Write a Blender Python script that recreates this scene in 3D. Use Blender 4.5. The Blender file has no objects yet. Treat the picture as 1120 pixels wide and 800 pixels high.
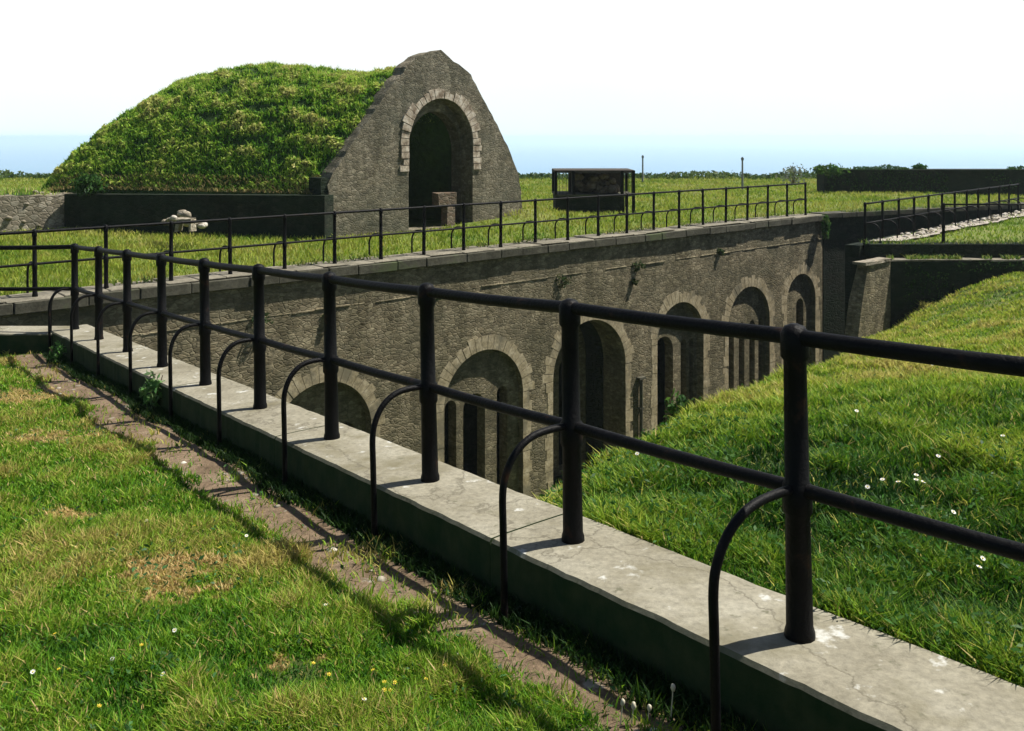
import bpy, bmesh, math, random
import numpy as np
from mathutils import Vector, noise as mnoise
from mathutils.geometry import tessellate_polygon

random.seed(7); RNG = np.random.default_rng(11)
scene = bpy.context.scene
COL = scene.collection
F = 1000.0; CXP = 560.0; HOR = 150.0          # focal length and principal row, in units of a 1120 x 800 picture
PI = math.pi

# ------------------------------------------------------------------ sun, sky, camera
SUN_EL, SUN_AZ = math.radians(57), math.radians(16)     # azimuth: right of the view, a little beyond
SDIR = Vector((math.cos(SUN_EL)*math.cos(SUN_AZ), math.cos(SUN_EL)*math.sin(SUN_AZ), math.sin(SUN_EL)))
w = bpy.data.worlds.new('World'); scene.world = w; w.use_nodes = True
nt = w.node_tree; bg = nt.nodes['Background']
sky = nt.nodes.new('ShaderNodeTexSky'); sky.sky_type = 'NISHITA'; sky.sun_disc = False
sky.sun_elevation = SUN_EL; sky.sun_rotation = math.atan2(SDIR.x, SDIR.y)
sky.air_density = 1.0; sky.dust_density = 1.0; sky.ozone_density = 1.0; sky.altitude = 60
BGS = .05; SKL = .64
tcw = nt.nodes.new('ShaderNodeTexCoord'); sxw = nt.nodes.new('ShaderNodeSeparateXYZ'); nt.links.new(tcw.outputs['Generated'], sxw.inputs[0])
nzw = nt.nodes.new('ShaderNodeTexNoise'); nzw.inputs['Scale'].default_value = 2.2; nzw.inputs['Detail'].default_value = 5
nt.links.new(tcw.outputs['Generated'], nzw.inputs['Vector'])
rw = nt.nodes.new('ShaderNodeValToRGB'); ew = rw.color_ramp.elements          # thin bright overcast low in the sky, clearing upwards
ew[0].position = .15; ew[0].color = (1, 1, 1, 1); ew[1].position = .34; ew[1].color = (.04, .04, .04, 1)
nt.links.new(sxw.outputs['Z'], rw.inputs[0])
cw_ = nt.nodes.new('ShaderNodeValToRGB'); cw_.color_ramp.elements[0].position = .3; cw_.color_ramp.elements[1].position = .6
cw_.color_ramp.elements[0].color = (SKL/BGS*.93, SKL/BGS*.99, SKL/BGS*1.0, 1); cw_.color_ramp.elements[1].color = (SKL/BGS*1.02, SKL/BGS*1.02, SKL/BGS, 1)
nt.links.new(nzw.outputs[0], cw_.inputs[0])
hw = nt.nodes.new('ShaderNodeValToRGB'); hw.color_ramp.elements[0].position = .0; hw.color_ramp.elements[1].position = .085      # sea-blue tinge in the lowest air
hw.color_ramp.elements[0].color = (.86, .965, 1, 1); hw.color_ramp.elements[1].color = (1, 1, 1, 1); nt.links.new(sxw.outputs['Z'], hw.inputs[0])
mh = nt.nodes.new('ShaderNodeMix'); mh.data_type = 'RGBA'; mh.blend_type = 'MULTIPLY'; mh.inputs[0].default_value = 1
nt.links.new(cw_.outputs[0], mh.inputs[6]); nt.links.new(hw.outputs[0], mh.inputs[7])
mw = nt.nodes.new('ShaderNodeMix'); mw.data_type = 'RGBA'
ry = nt.nodes.new('ShaderNodeValToRGB'); ry.color_ramp.elements[0].position = .30; ry.color_ramp.elements[1].position = .72     # bright band limited to the seaward side, sky dimmed elsewhere to cut fill
ry.color_ramp.elements[0].color = (.12, .12, .12, 1); ry.color_ramp.elements[1].color = (1, 1, 1, 1); nt.links.new(sxw.outputs['Y'], ry.inputs[0])
mm = nt.nodes.new('ShaderNodeMath'); mm.operation = 'MULTIPLY'; nt.links.new(rw.outputs[0], mm.inputs[0]); nt.links.new(ry.outputs[0], mm.inputs[1])
nt.links.new(mm.outputs[0], mw.inputs[0]); nt.links.new(sky.outputs[0], mw.inputs[6]); nt.links.new(mh.outputs[2], mw.inputs[7])
nt.links.new(mw.outputs[2], bg.inputs[0]); bg.inputs[1].default_value = BGS
sl = bpy.data.lights.new('Sun', 'SUN'); sl.energy = 4.8; sl.angle = math.radians(0.53); sl.color = (1.0, .95, .86)
so = bpy.data.objects.new('Sun', sl); COL.objects.link(so)
so.rotation_euler = SDIR.to_track_quat('Z', 'Y').to_euler(); so.location = (30, 10, 40)
cam = bpy.data.cameras.new('Camera'); co = bpy.data.objects.new('Camera', cam); COL.objects.link(co)
co.location = (0, 0, 0); co.rotation_euler = (PI/2, 0, 0)
cam.sensor_width = 36; cam.lens = 36*F/1120; cam.shift_y = -(400-HOR)/1120
cam.clip_start = .1; cam.clip_end = 80000
scene.camera = co
vs = scene.view_settings; vs.view_transform = 'Standard'; vs.look = 'None'; vs.gamma = 1; vs.exposure = 0.78

# ------------------------------------------------------------------ helpers
def tag(o, label=None, cat=None, group=None, kind=None):
    if label: o['label'] = label
    if cat: o['category'] = cat
    if group: o['group'] = group
    if kind: o['kind'] = kind
    return o
def empty(name, loc, label, cat, group=None):
    o = bpy.data.objects.new(name, None); o.empty_display_size = .2; COL.objects.link(o); o.location = loc
    return tag(o, label, cat, group)
def link_bm(name, bm, mat, parent=None, smooth=False):
    me = bpy.data.meshes.new(name); bm.to_mesh(me); bm.free()
    return link_me(name, me, mat, parent, smooth)
def link_me(name, me, mat, parent=None, smooth=False):
    for m in (mat if isinstance(mat, (list, tuple)) else [mat]): me.materials.append(m)
    if smooth: me.polygons.foreach_set('use_smooth', [True]*len(me.polygons))
    o = bpy.data.objects.new(name, me); COL.objects.link(o)
    if parent:
        o.parent = parent
        o.matrix_parent_inverse.translation = -Vector(parent.location)
    return o
def at(px, py, d):
    return Vector(((px-CXP)/F*d, d, (HOR-py)/F*d))
def nz(x, y, z=0, s=1.0, o=3):
    return mnoise.fractal((x*s, y*s, z*s), 1.0, 2.0, o)
def smooth01(t):
    t = min(1, max(0, t)); return t*t*(3-2*t)

def tube(bm, pts, r, seg=10, caps=True):
    """round bar through pts; r one radius or one per point"""
    pts = [Vector(p) for p in pts]; n = len(pts)
    rs = r if isinstance(r, (list, tuple)) else [r]*n
    rings = []; ref = None
    for i, p in enumerate(pts):
        t = (pts[min(i+1, n-1)]-pts[max(i-1, 0)]).normalized()
        if ref is None:
            ref = Vector((0, 0, 1)) if abs(t.z) < .9 else Vector((1, 0, 0))
        a = t.cross(ref).normalized(); b = a.cross(t).normalized(); ref = b
        rings.append([bm.verts.new(p+(a*math.cos(q)+b*math.sin(q))*rs[i]) for q in [2*PI*k/seg for k in range(seg)]])
    for i in range(n-1):
        for k in range(seg):
            bm.faces.new((rings[i][k], rings[i][(k+1) % seg], rings[i+1][(k+1) % seg], rings[i+1][k]))
    if caps:
        bm.faces.new(rings[0][::-1]); bm.faces.new(rings[-1])
def lathe(bm, base, axis, prof, seg=14):
    """prof: list of (height, radius) along axis from base"""
    tube(bm, [Vector(base)+Vector(axis)*h for h, r in prof], [r for h, r in prof], seg)
def box(bm, c, ax, size, jit=0):
    """box centred at c, axes ax (3 unit vectors), full sizes"""
    vs_ = []
    for i in (-1, 1):
        for j in (-1, 1):
            for k in (-1, 1):
                p = Vector(c)+ax[0]*(i*size[0]/2)+ax[1]*(j*size[1]/2)+ax[2]*(k*size[2]/2)
                if jit: p += Vector((random.uniform(-jit, jit), random.uniform(-jit, jit), random.uniform(-jit, jit)))
                vs_.append(bm.verts.new(p))
    for f in ((0, 1, 3, 2), (4, 6, 7, 5), (0, 4, 5, 1), (2, 3, 7, 6), (0, 2, 6, 4), (1, 5, 7, 3)):
        bm.faces.new([vs_[i] for i in f])
AX = (Vector((1, 0, 0)), Vector((0, 1, 0)), Vector((0, 0, 1)))
UP = Vector((0, 0, 1))
def plate(bm, outer, holes, o, u, nrm, thick):
    """solid wall: 2-D outline (t,z) with holes on the vertical plane through o along u; nrm points to the front"""
    loops = [outer]+list(holes)
    tri = tessellate_polygon([[Vector((a, b, 0)) for a, b in l] for l in loops])
    P = lambda a, b, dep: Vector((o[0], o[1], 0))+u*a+UP*b-nrm*dep
    fr, bk = [], []
    for l in loops:
        fr += [bm.verts.new(P(a, b, 0)) for a, b in l]; bk += [bm.verts.new(P(a, b, thick)) for a, b in l]
    for t in tri:
        try:
            bm.faces.new([fr[i] for i in t]); bm.faces.new([bk[i] for i in reversed(t)])
        except ValueError: pass
    k = 0
    for l in loops:
        n = len(l)
        for i in range(n):
            j = (i+1) % n
            bm.faces.new((fr[k+i], fr[k+j], bk[k+j], bk[k+i]))
        k += n
    bmesh.ops.recalc_face_normals(bm, faces=bm.faces)
def arch_loop(tc, w_, zb, zs, n=20, rise=None):
    """opening outline: half width w_/2, bottom zb, springing zs, round head"""
    r = w_/2; rise = rise or r
    return [(tc-r, zb), (tc+r, zb)]+[(tc+r*math.cos(a), zs+rise*math.sin(a)) for a in [PI*i/n for i in range(n+1)]]
def rock(bm, c, r, seed, sq=(1, 1, .7)):
    g = bmesh.ops.create_icosphere(bm, subdivisions=2, radius=1)
    for v in g['verts']:
        k = 1+.35*mnoise.noise((v.co.x*1.3+seed*7.1, v.co.y*1.3, v.co.z*1.3+seed))
        v.co = Vector((v.co.x*k*r*sq[0], v.co.y*k*r*sq[1], v.co.z*k*r*sq[2]))+Vector(c)

# ------------------------------------------------------------------ materials
def new_mat(name):
    m = bpy.data.materials.new(name); m.use_nodes = True
    return m, m.node_tree, m.node_tree.nodes['Principled BSDF']
def ramp(nt, stops):
    n = nt.nodes.new('ShaderNodeValToRGB'); e = n.color_ramp.elements
    while len(e) < len(stops): e.new(.5)
    for i, (p, c) in enumerate(stops):
        e[i].position = p; e[i].color = (*c, 1)
    return n
def noise_n(nt, scale, detail=6, rough=.6, dist=0):
    n = nt.nodes.new('ShaderNodeTexNoise'); n.inputs['Scale'].default_value = scale
    n.inputs['Detail'].default_value = detail; n.inputs['Roughness'].default_value = rough; n.inputs['Distortion'].default_value = dist
    return n
def coords(nt, scale=(1, 1, 1)):
    t = nt.nodes.new('ShaderNodeNewGeometry'); mp = nt.nodes.new('ShaderNodeMapping')
    mp.inputs['Scale'].default_value = scale
    nt.links.new(t.outputs['Position'], mp.inputs[0]); return mp.outputs[0]
def mixc(nt, fac, a, b, mode='MIX'):
    m = nt.nodes.new('ShaderNodeMix'); m.data_type = 'RGBA'; m.blend_type = mode
    L = nt.links.new
    if hasattr(fac, 'links'): L(fac, m.inputs[0])
    else: m.inputs[0].default_value = fac
    for s, v in ((6, a), (7, b)):
        if hasattr(v, 'links'): L(v, m.inputs[s])
        else: m.inputs[s].default_value = (*v, 1)
    return m.outputs[2]
def bump(nt, h, strength, dist, b):
    n = nt.nodes.new('ShaderNodeBump'); n.inputs['Strength'].default_value = strength; n.inputs['Distance'].default_value = dist
    nt.links.new(h, n.inputs['Height']); nt.links.new(n.outputs[0], b.inputs['Normal']); return n
def mottled(name, stops, s1, s2, s3=None, spots=None, rough=.9, bumpd=.01, bstr=.7, scale=(1, 1, 1)):
    m, nt, b = new_mat(name); c = coords(nt, scale)
    n1 = noise_n(nt, s1, 8, .65); n2 = noise_n(nt, s2, 6, .7)
    for n in (n1, n2): nt.links.new(c, n.inputs['Vector'])
    r = ramp(nt, stops); nt.links.new(n1.outputs[0], r.inputs[0])
    r2 = ramp(nt, [(.3, (.45, .45, .45)), (.7, (1.3, 1.3, 1.3))]); nt.links.new(n2.outputs[0], r2.inputs[0])
    out = mixc(nt, .8, r.outputs[0], r2.outputs[0], 'MULTIPLY')
    if spots:
        n3 = noise_n(nt, s3, 5, .6); nt.links.new(c, n3.inputs['Vector'])
        r3 = ramp(nt, [(spots[0], (0, 0, 0)), (spots[0]+spots[1], (1, 1, 1))]); nt.links.new(n3.outputs[0], r3.inputs[0])
        out = mixc(nt, r3.outputs[0], out, spots[2])
    nt.links.new(out, b.inputs['Base Color']); b.inputs['Roughness'].default_value = rough
    b.inputs['Specular IOR Level'].default_value = .2
    bump(nt, n2.outputs[0], bstr, bumpd, b)
    return m
def rubble(name, cols, scale, mortar, stain=None, squash=1.7, bumpd=.03):
    """irregular coursed stonework: cells with their own colour, sunk mortar, weather stains"""
    m, nt, b = new_mat(name); c = coords(nt, (1, 1, squash)); L = nt.links.new
    nd = noise_n(nt, 2.2*scale/3, 3); L(c, nd.inputs['Vector'])
    va = nt.nodes.new('ShaderNodeVectorMath'); va.operation = 'SCALE'; va.inputs['Scale'].default_value = .35/scale*1.6
    L(nd.outputs['Color'], va.inputs[0])
    vb = nt.nodes.new('ShaderNodeVectorMath'); vb.operation = 'ADD'; L(c, vb.inputs[0]); L(va.outputs[0], vb.inputs[1])
    v1 = nt.nodes.new('ShaderNodeTexVoronoi'); v1.inputs['Scale'].default_value = scale; L(vb.outputs[0], v1.inputs['Vector'])
    v2 = nt.nodes.new('ShaderNodeTexVoronoi'); v2.feature = 'DISTANCE_TO_EDGE'; v2.inputs['Scale'].default_value = scale; L(vb.outputs[0], v2.inputs['Vector'])
    sp = nt.nodes.new('ShaderNodeSeparateColor'); L(v1.outputs['Color'], sp.inputs[0])
    r = ramp(nt, [(i/(len(cols)-1), k) for i, k in enumerate(cols)]); L(sp.outputs[0], r.inputs[0])
    e = ramp(nt, [(.02, (1, 1, 1)), (.09, (0, 0, 0))]); L(v2.outputs['Distance'], e.inputs[0])
    out = mixc(nt, e.outputs[0], r.outputs[0], mortar)
    n2 = noise_n(nt, 14, 8, .7); L(c, n2.inputs['Vector'])
    r2 = ramp(nt, [(.28, (.4, .4, .4)), (.72, (1.35, 1.35, 1.35))]); L(n2.outputs[0], r2.inputs[0])
    out = mixc(nt, .75, out, r2.outputs[0], 'MULTIPLY')
    n3 = noise_n(nt, .55, 7, .7, .4); L(c, n3.inputs['Vector'])
    r3 = ramp(nt, [(.38, (0, 0, 0)), (.66, (1, 1, 1))]); L(n3.outputs[0], r3.inputs[0])
    n5 = noise_n(nt, 3.1, 6, .75); L(c, n5.inputs['Vector'])
    r5 = ramp(nt, [(.32, (.42, .42, .42)), (.68, (1.45, 1.43, 1.38))]); L(n5.outputs[0], r5.inputs[0])
    out = mixc(nt, .8, out, r5.outputs[0], 'MULTIPLY')
    ms_ = nt.nodes.new('ShaderNodeMapping'); ms_.inputs['Scale'].default_value = (1.6, 1.6, .22); L(c, ms_.inputs[0])
    n7 = noise_n(nt, 1.3, 6, .65); L(ms_.outputs[0], n7.inputs['Vector'])
    r7 = ramp(nt, [(.40, (.50, .51, .47)), (.56, (1, 1, 1))]); L(n7.outputs[0], r7.inputs[0]); out = mixc(nt, .75, out, r7.outputs[0], 'MULTIPLY')
    if stain: out = mixc(nt, r3.outputs[0], out, mixc(nt, .6, out, stain))
    L(out, b.inputs['Base Color']); b.inputs['Roughness'].default_value = .93; b.inputs['Specular IOR Level'].default_value = .15
    ad = nt.nodes.new('ShaderNodeMath'); ad.operation = 'MULTIPLY_ADD'; L(n2.outputs[0], ad.inputs[0]); ad.inputs[1].default_value = .8
    mx = nt.nodes.new('ShaderNodeMath'); mx.operation = 'MINIMUM'; L(v2.outputs['Distance'], mx.inputs[0]); mx.inputs[1].default_value = .12
    ms = nt.nodes.new('ShaderNodeMath'); ms.operation = 'MULTIPLY'; L(mx.outputs[0], ms.inputs[0]); ms.inputs[1].default_value = 6
    L(ms.outputs[0], ad.inputs[2]); bump(nt, ad.outputs[0], .8, bumpd, b)
    return m
def leafy(name, rough=.55, trans=.35, spec=.3):
    """foliage and grass: colour per blade from the mesh attribute tint, some light passing through"""
    m, nt, b = new_mat(name); L = nt.links.new
    a = nt.nodes.new('ShaderNodeVertexColor'); a.layer_name = 'tint'
    L(a.outputs[0], b.inputs['Base Color']); b.inputs['Roughness'].default_value = rough; b.inputs['Specular IOR Level'].default_value = spec
    t = nt.nodes.new('ShaderNodeBsdfTranslucent'); L(a.outputs[0], t.inputs[0])
    mx = nt.nodes.new('ShaderNodeMixShader'); mx.inputs[0].default_value = trans
    L(b.outputs[0], mx.inputs[1]); L(t.outputs[0], mx.inputs[2]); L(mx.outputs[0], nt.nodes['Material Output'].inputs[0])
    return m

M = {}
M['wall'] = rubble('casemate_stone', [(.135, .112, .070), (.24, .20, .13), (.33, .285, .19), (.17, .143, .09), (.275, .238, .16)], 7, (.17, .145, .095), (.07, .068, .042), 2.0, .016)
M['gable'] = rubble('gable_stone', [(.135, .117, .08), (.225, .195, .14), (.31, .275, .205), (.16, .14, .10), (.245, .222, .165)], 8, (.18, .157, .115), (.08, .085, .062), 1.7, .016)
M['pale_stone'] = rubble('pale_rubble', [(.22, .19, .14), (.38, .33, .26), (.52, .47, .39), (.18, .16, .12), (.34, .29, .22)], 5.5, (.26, .225, .17), (.16, .145, .11), 1.6, .02)
M['quoin'] = mottled('arch_stone', [(.3, (.22, .18, .105)), (.5, (.34, .285, .18)), (.7, (.47, .405, .28))], 4.5, 17, 1.6, (.52, .12, (.17, .15, .10)), bumpd=.008)
M['pale_arch'] = mottled('pale_arch_stone', [(.36, (.20, .15, .105)), (.5, (.42, .35, .265)), (.62, (.60, .53, .43))], 4.6, 15, bumpd=.01)
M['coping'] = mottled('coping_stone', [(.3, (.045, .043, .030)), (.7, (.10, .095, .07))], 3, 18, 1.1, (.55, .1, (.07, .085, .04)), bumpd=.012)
M['capping'] = mottled('mortar_capping', [(.3, (.12, .11, .08)), (.7, (.27, .245, .19))], 2, 18, bumpd=.012)
M['shade_stone'] = rubble('shade_darkened_stone', [(.013, .019, .013), (.022, .027, .019), (.034, .036, .027)], 6, (.018, .023, .016), (.014, .03, .014), 1.8, .012)  # stone colour darkened to deepen the shade on walls facing away from the sun
M['kerb'] = mottled('weathered_concrete', [(.25, (.27, .25, .205)), (.5, (.40, .375, .32)), (.75, (.53, .505, .44))], 5, 45, 2.4, (.60, .05, (.66, .64, .58)), bumpd=.004, bstr=.8)
def kerb_mat():
    m, nt, b = new_mat('weathered_concrete_kerb'); L = nt.links.new; c = coords(nt)
    n1 = noise_n(nt, 1.6, 8, .65); n2 = noise_n(nt, 34, 8, .7); n3 = noise_n(nt, 7, 6, .6); n4 = noise_n(nt, 2.3, 5, .6)
    for n in (n1, n2, n3, n4): L(c, n.inputs['Vector'])
    r = ramp(nt, [(.3, (.175, .158, .112)), (.5, (.245, .227, .170)), (.7, (.315, .298, .235))]); L(n1.outputs[0], r.inputs[0])
    r2 = ramp(nt, [(.3, (.62, .62, .62)), (.7, (1.25, 1.25, 1.25))]); L(n2.outputs[0], r2.inputs[0])
    out = mixc(nt, .85, r.outputs[0], r2.outputs[0], 'MULTIPLY')
    r3 = ramp(nt, [(.61, (0, 0, 0)), (.68, (1, 1, 1))]); L(n3.outputs[0], r3.inputs[0])
    out = mixc(nt, r3.outputs[0], out, (.46, .46, .42))              # lichen
    r4 = ramp(nt, [(.54, (0, 0, 0)), (.72, (1, 1, 1))]); L(n4.outputs[0], r4.inputs[0])
    out = mixc(nt, r4.outputs[0], out, (.15, .135, .085))             # damp brown
    g = nt.nodes.new('ShaderNodeNewGeometry'); sx = nt.nodes.new('ShaderNodeSeparateXYZ'); L(g.outputs['True Normal'], sx.inputs[0])
    vc = nt.nodes.new('ShaderNodeTexVoronoi'); vc.feature = 'DISTANCE_TO_EDGE'; vc.inputs['Scale'].default_value = .75
    nv_ = nt.nodes.new('ShaderNodeVectorMath'); nv_.operation = 'MULTIPLY_ADD'; L(n3.outputs['Color'], nv_.inputs[0]); nv_.inputs[1].default_value = (.25, .25, .25); L(c, nv_.inputs[2]); L(nv_.outputs[0], vc.inputs['Vector'])
    rc = ramp(nt, [(.0015, (.75, .75, .75)), (.006, (0, 0, 0))]); L(vc.outputs['Distance'], rc.inputs[0])
    out = mixc(nt, rc.outputs[0], out, (.10, .09, .065))              # hairline cracks
    n6 = noise_n(nt, 11, 4, .6); L(c, n6.inputs['Vector']); r6 = ramp(nt, [(.63, (0, 0, 0)), (.70, (1, 1, 1))]); L(n6.outputs[0], r6.inputs[0])
    out = mixc(nt, r6.outputs[0], out, (.13, .125, .085))
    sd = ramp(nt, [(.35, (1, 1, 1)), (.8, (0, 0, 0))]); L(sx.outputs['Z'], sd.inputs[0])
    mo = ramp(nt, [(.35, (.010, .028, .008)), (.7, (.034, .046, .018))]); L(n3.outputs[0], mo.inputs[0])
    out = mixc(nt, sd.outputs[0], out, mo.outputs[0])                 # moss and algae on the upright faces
    L(out, b.inputs['Base Color']); b.inputs['Roughness'].default_value = .92; b.inputs['Specular IOR Level'].default_value = .2
    bump(nt, n2.outputs[0], .8, .005, b); return m
M['kerb'] = kerb_mat()
M['lawn_soil'] = mottled('thatchy_soil', [(.3, (.03, .055, .010)), (.55, (.055, .08, .015)), (.75, (.10, .09, .03))], 1.5, 22, bumpd=.02)
M['dirt'] = mottled('trodden_dirt', [(.25, (.095, .066, .038)), (.5, (.19, .135, .085)), (.75, (.28, .215, .145))], 2.8, 26, 5.5, (.63, .05, (.30, .27, .22)), bumpd=.022, bstr=1)
M['field'] = mottled('rough_pasture', [(.3, (.08, .125, .018)), (.5, (.13, .165, .03)), (.7, (.20, .20, .06))], .9, 9, bumpd=.05)
M['bank'] = mottled('rough_bank', [(.3, (.05, .085, .016)), (.55, (.095, .135, .025)), (.75, (.16, .16, .05))], .8, 14, bumpd=.04)
M['mound'] = mottled('overgrown_earth', [(.3, (.02, .045, .01)), (.6, (.045, .09, .018)), (.8, (.10, .11, .03))], .7, 6, bumpd=.08)
M['pit'] = mottled('ditch_floor', [(.3, (.05, .07, .025)), (.7, (.14, .13, .08))], .6, 6, bumpd=.03)
M['grass'] = leafy('grass_blades', .6, .4, .2)
M['leaf'] = leafy('leaves', .55, .42, .2)
M['petal'] = leafy('petals', .6, .3, .2)
def iron():
    m, nt, b = new_mat('black_painted_iron'); L = nt.links.new; c = coords(nt)
    n1 = noise_n(nt, 9, 7, .65); n2 = noise_n(nt, 60, 5, .6)
    for n in (n1, n2): L(c, n.inputs['Vector'])
    r = ramp(nt, [(.4, (.003, .003, .0035)), (.60, (.005, .005, .0055)), (.72, (.030, .015, .009))]); L(n1.outputs[0], r.inputs[0])
    L(r.outputs[0], b.inputs['Base Color']); b.inputs['Roughness'].default_value = .52; b.inputs['Specular IOR Level'].default_value = .10
    bump(nt, n2.outputs[0], .8, .005, b); return m
M['iron'] = iron()
M['steel'] = mottled('rusty_steel', [(.3, (.035, .033, .032)), (.7, (.09, .07, .055))], 3, 20, bumpd=.002)
M['galv'] = mottled('galvanised_steel', [(.3, (.16, .17, .16)), (.7, (.26, .27, .26))], 3, 20, bumpd=.002)
M['chalk_path'] = mottled('chalky_path', [(.35, (.16, .14, .10)), (.5, (.34, .30, .25)), (.65, (.55, .51, .45))], 5, 16, bumpd=.03)
M['white_rock'] = mottled('white_chalk', [(.3, (.36, .32, .26)), (.7, (.62, .58, .51))], 4, 20, bumpd=.01)
M['brick'] = rubble('reddish_rubble', [(.17, .12, .085), (.25, .17, .12), (.30, .24, .18)], 6, (.2, .17, .13), (.1, .09, .07))
def sea_mat():
    m, nt, b = new_mat('sea_water'); L = nt.links.new; c = coords(nt)
    b.inputs['Base Color'].default_value = (.10, .23, .36, 1); b.inputs['Roughness'].default_value = .32; b.inputs['IOR'].default_value = 1.33
    n = noise_n(nt, .05, 8, .65); L(c, n.inputs['Vector']); bump(nt, n.outputs[0], .7, 4, b); return m
M['sea'] = sea_mat()

# ------------------------------------------------------------------ vegetation meshes
def build_cards(name, verts, faces_q, faces_t, tint, mat, parent=None):
    tint = np.clip(tint*1.13, 0, .8)
    me = bpy.data.meshes.new(name)
    nv = len(verts); nq, ntr = len(faces_q), len(faces_t)
    me.vertices.add(nv); me.vertices.foreach_set('co', verts.astype(np.float32).ravel())
    loops = np.concatenate([faces_q.ravel(), faces_t.ravel()]).astype(np.int32)
    me.loops.add(len(loops)); me.loops.foreach_set('vertex_index', loops)
    me.polygons.add(nq+ntr)
    st = np.concatenate([np.arange(nq)*4, nq*4+np.arange(ntr)*3]).astype(np.int32)
    me.polygons.foreach_set('loop_start', st)
    a = me.color_attributes.new('tint', 'FLOAT_COLOR', 'POINT')
    a.data.foreach_set('color', np.concatenate([tint, np.ones((nv, 1))], 1).astype(np.float32).ravel())
    me.update(calc_edges=True); me.validate()
    return link_me(name, me, mat, parent)
def blades(name, P, H, Wd, tint, mat, lean=.45, parent=None):
    n = len(P); a = RNG.uniform(0, 2*PI, n); b = RNG.uniform(0, 2*PI, n)
    side = np.stack([np.cos(a), np.sin(a), np.zeros(n)], 1)*(Wd/2)[:, None]
    ld = np.stack([np.cos(b), np.sin(b), np.zeros(n)], 1)*(H*lean*RNG.uniform(.2, 1.4, n))[:, None]
    up = np.zeros((n, 3)); up[:, 2] = H
    V = np.stack([P-side, P+side, P+up*.55+ld*.35-side*.75, P+up*.55+ld*.35+side*.75, P+up*RNG.uniform(.8, 1, n)[:, None]+ld], 1).reshape(-1, 3)
    k = np.arange(n)*5
    q = np.stack([k, k+1, k+3, k+2], 1); t = np.stack([k+2, k+3, k+4], 1)
    return build_cards(name, V, q, t, np.repeat(tint, 5, 0), mat, parent)
def leaves(name, P, size, tint, mat, parent=None, flat=.5):
    n = len(P); d = RNG.normal(size=(n, 3)); d[:, 2] = np.abs(d[:, 2])*flat+.15; d /= np.linalg.norm(d, axis=1)[:, None]
    e = np.cross(d, RNG.normal(size=(n, 3))); e /= np.linalg.norm(e, axis=1)[:, None]
    f = np.cross(d, e); s = size[:, None]
    V = np.stack([P-f*s, P+e*s*.42+d*s*.12, P+f*s, P-e*s*.42+d*s*.12], 1).reshape(-1, 3)
    k = np.arange(n)*4
    return build_cards(name, V, np.stack([k, k+1, k+2, k+3], 1), np.zeros((0, 3), int), np.repeat(tint, 4, 0), mat, parent)
def vnoise(P, s, seed=0, o=3):
    return np.array([mnoise.fractal((x*s+seed*3.7, y*s-seed*1.9, z*s+seed), 1.0, 2.0, o) for x, y, z in P])
def palette(cols, t, jit=.18):
    """cols interpolated by t in 0..1, with per-item brightness jitter"""
    c = np.array(cols); t = np.clip(t, 0, .9999)*(len(c)-1); i = t.astype(int); f = (t-i)[:, None]
    out = c[i]*(1-f)+c[i+1]*f
    return np.clip(out*RNG.uniform(1-jit, 1+jit, (len(t), 1))*RNG.uniform(.93, 1.07, (len(t), 3)), 0, 1)
GREENS = [(.012, .060, .006), (.044, .14, .008), (.105, .235, .012), (.20, .31, .022), (.36, .29, .09), (.62, .44, .21)]

# ------------------------------------------------------------------ the near fence line and its ground
U = Vector((-.614, .789, 0)).normalized(); N = Vector((-U.y, U.x, 0))        # along the fence / towards the lawn
P0 = Vector((1.02, 3.24, 0)); STEP = 1.205
if N.x > 0: N = -N
def kz(s): return -1.77-.0656*s
def fp(s, n, z=0): 
    p = P0+U*s+N*n; return Vector((p.x, p.y, kz(s)+z))
def sn(x, y):
    r = Vector((x, y, 0))-P0; return r.dot(U), r.dot(N)
CORNER_S = 11.15
CORNER = fp(CORNER_S, 0)
KH = .25
YL = 11.62          # near edge of the kerb that runs on to the left
def lawn_z(x, y):
    s, n = sn(x, y); s = min(s, 11.4)
    z = kz(s)-KH+.03*nz(x, y, 0, .5)+.012*nz(x, y, 5, 2.3)
    z += .06*smooth01((n-.75)/1.0)-.012*max(0, n-3)-.015
    return z
def grid(name, fn, us, vs_, mat, parent=None):
    bm = bmesh.new(); V = [[bm.verts.new(fn(a, b)) for b in vs_] for a in us]
    for i in range(len(us)-1):
        for j in range(len(vs_)-1):
            bm.faces.new((V[i][j], V[i+1][j], V[i+1][j+1], V[i][j+1]))
    bmesh.ops.recalc_face_normals(bm, faces=bm.faces)
    if sum(f.normal.z for f in bm.faces) < 0: bmesh.ops.reverse_faces(bm, faces=bm.faces)
    return link_bm(name, bm, mat, parent, True)
lin = lambda a, b, n: [a+(b-a)*i/(n-1) for i in range(n)]
def lawn_pt(s, n):
    p = P0+U*s+N*n
    y = min(p.y, YL+.1)
    return Vector((p.x, y, lawn_z(p.x, y)))
tag(grid('lawn', lawn_pt, lin(-6, 22, 110), [.2, .3, .4, .5, .6, .7, .8, .9, 1.0, 1.15, 1.3, 1.5, 1.75]+lin(2, 18, 66), M['lawn_soil']), kind='structure')
def path_edge(s): return .74+.03*min(max(s, 0), 3)+.12*nz(s, 0, 1, .9)+.06*nz(s, 3, 1, 4)
def path_pt(s, t):
    n = .22+(path_edge(s)-.22)*t; p = P0+U*s+N*n
    y = min(p.y, YL-.12)
    return Vector((p.x, y, lawn_z(p.x, y)+.012+.01*abs(nz(s, t*2, 2, 5))*(t*(1-t)*4)))
tag(grid('dirt_path', path_pt, lin(-4, 10.9, 160), lin(0, 1, 10), M['dirt']), kind='structure')

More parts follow.
